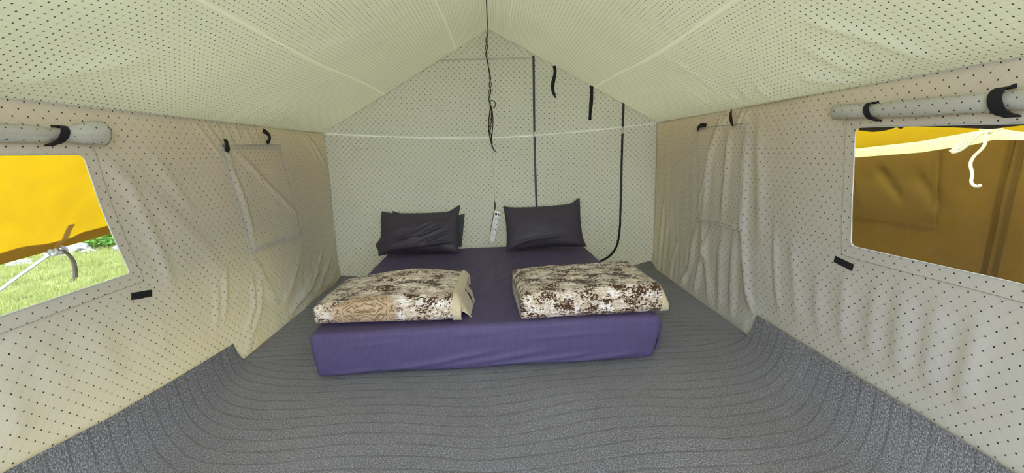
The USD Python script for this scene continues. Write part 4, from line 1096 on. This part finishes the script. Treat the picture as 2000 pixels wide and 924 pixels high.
obj("cord", tube(tie, np.interp(np.arange(40), [0, 10, 30, 39], [.006, .008, .012, .013]), 8), "cord_brown", td)
frs = []
for i in range(14):
    g = np.random.default_rng(120 + i)
    e = tie[-1] + np.r_[g.normal(0, .006, 2), 0]
    frs.append(tube([e, e + [g.normal(0, .012), g.normal(0, .016), -g.uniform(.01, .03)]], .0009, 4))
obj("frayed_end", trimesh.util.concatenate(frs), "cord_brown", td)

# right fly: orange-yellow awning with a pale hem band, an amber curtain beyond
def hem_r(y):
    return np.interp(y, [-.5, 1.0, 1.72, 1.82, 2.13, 2.52, 3.3], [1.08, 1.12, 1.163, 1.184, 1.139, 1.106, 1.085])
def fly_right(y, s, off=0.):
    y, s = np.broadcast_arrays(np.asarray(y, float), np.asarray(s, float))
    x = 1.66 + .44 * s
    z = 1.52 + (hem_r(y) - 1.52) * s
    d = .016 * (fbm(np.stack([y * 3, s * 2.4, 0 * y], -1), 4, 131) - .5)
    return np.stack([x - .65 * (d + off), y, z - .76 * (d + off)], -1)
frt = thing("fly_awning", "orange-yellow fly sheet with a pale hem outside the right window", "awning")
Y, S = np.meshgrid(np.linspace(-.4, 5.0, 210), np.linspace(0, 1, 30), indexing="ij")
obj("fly_sheet", (fly_right(Y, S).reshape(-1, 3), quads(210, 30)), "fly_yellow", frt, smooth=True)
yy = np.linspace(-.4, 5.0, 210)
wid = np.interp(yy, [-.4, 1.70, 1.80, 1.90, 3.3], [.030, .030, .046, .056, .044])
low_ = fly_right(yy, 1.0)
V = np.stack([low_ + [.004, 0, 0], low_ + np.stack([.012 + 0 * yy, 0 * yy, -wid], 1)], 1).reshape(-1, 3)
obj("hem_band", (V, quads(210, 2)), "fly_band", frt, smooth=True, label="pale yellow hem band")

cu = thing("side_curtain", "dark amber canvas curtain with a sewn patch hanging outside the right window", "curtain")
CX = 2.32
def curtain(y, z, off=0.):
    y, z = np.broadcast_arrays(np.asarray(y, float), np.asarray(z, float))
    d = .03 * (fbm(np.stack([y * 2.2, z * 2.2, 0 * y], -1), 4, 141) - .5) + fold_field(y, z, [([(2.6, 1.0), (2.4, .8)], .03, .012), ([(2.35, .98), (2.15, .75)], .03, .010), ([(2.75, .9), (2.72, .7)], .02, .012)])
    return np.stack([CX + d - off, y, z], -1)
Y, Z = np.meshgrid(np.linspace(.3, 4.8, 180), np.linspace(-.02, 1.35, 60), indexing="ij")
obj("canvas_panel", (curtain(Y, Z).reshape(-1, 3), quads(180, 60)), "amber_canvas", cu, smooth=True)
Y, Z = np.meshgrid(np.linspace(0, 1, 50), np.linspace(0, 1, 40), indexing="ij")
py = 2.235 + (2.95 - 2.235) * Y - .05 * (1 - Z) * (1 - Y); pz = .685 + (1.16 - .685) * Z - .03 * Y * (1 - Z)
obj("sewn_patch", (curtain(py, pz, .020 + .010 * (fbm(np.stack([py * 5, pz * 5, 0 * py], -1), 3, 142) - .3)).reshape(-1, 3), quads(50, 40)), "amber_patch", cu, smooth=True)
k_ = np.linspace(0, 1, 30)
ptc = lambda Yq, Zq: curtain(2.235 + .715 * Yq - .05 * (1 - Zq) * (1 - Yq), .685 + .475 * Zq - .03 * Yq * (1 - Zq), .027)
obj("patch_hem", ribbon(ptc(0 * k_ + .02, k_), [0, 1, 0], .016, .006), "amber_patch", cu)
obj("patch_hem", ribbon(ptc(k_, 0 * k_ + .02), [0, 0, 1], .016, .006), "amber_patch", cu)
zz = np.linspace(-.02, 1.34, 60)
for dy in (0, .045):
    obj("seam_strip", ribbon(curtain(1.885 + dy + .03 * (1.1 - zz), zz, .006), [0, 1, 0], .022, .006), "amber_canvas", cu)

cl = thing("side_curtain", "added amber canvas curtain blocking light outside the back half of the left wall", "curtain")  # added out of view to hold sky light off the left wall
Y, Z = np.meshgrid(np.linspace(3.0, 4.8, 70), np.linspace(-.02, .93, 40), indexing="ij")
V = np.stack([-2.06 + .03 * (fbm(np.stack([Y * 2.2, Z * 2.2, 0 * Y], -1), 4, 151) - .5) + .012 * np.sin(Y * 14), Y, Z], -1).reshape(-1, 3)
obj("canvas_panel", (V, quads(70, 40)), "amber_canvas", cl, smooth=True)
obj("top_webbing", ribbon(np.stack([-2.06 + 0 * np.linspace(3, 4.8, 30), np.linspace(3, 4.8, 30), .93 + 0 * np.linspace(3, 4.8, 30)], 1), [0, 0, 1], .03, .004), "web_tape", cl)

yr = thing("hanging_cord", "frayed white cord, coloured as lit yellow, hanging from the right fly hem", "cord")
kp = np.array([2.083, 1.815, 1.176])
def yc(pts):
    return [(2.083 - .002 * i, y, z) for i, (y, z) in enumerate(pts)]
obj("cord", tube(spline(yc([(1.818, 1.182), (1.826, 1.160), (1.828, 1.112), (1.860, 1.066), (1.867, 1.034), (1.850, .985), (1.849, .962), (1.835, .946), (1.806, .948)]), 80), .0062, 8), "rope_lit_yellow", yr)
obj("frayed_tail", trimesh.util.concatenate([tube(spline(yc([(1.826, 1.168), (1.868 + .004 * i, 1.158 - .010 * i), (1.918, 1.128 - .016 * i), (1.955 + .010 * (i % 2), 1.098 - .007 * i)]), 14), [.004] * 8 + [.006] * 6, 6) for i in range(3)]), "rope_lit_yellow", yr)
ta = np.linspace(0, 3 * np.pi, 50)
obj("knot", tube(np.stack([kp[0] + .010 * np.cos(ta), kp[1] - .03 + .06 * ta / 9.4, kp[2] + .010 * np.sin(ta)], 1), .008, 8), "rope_lit_yellow", yr)
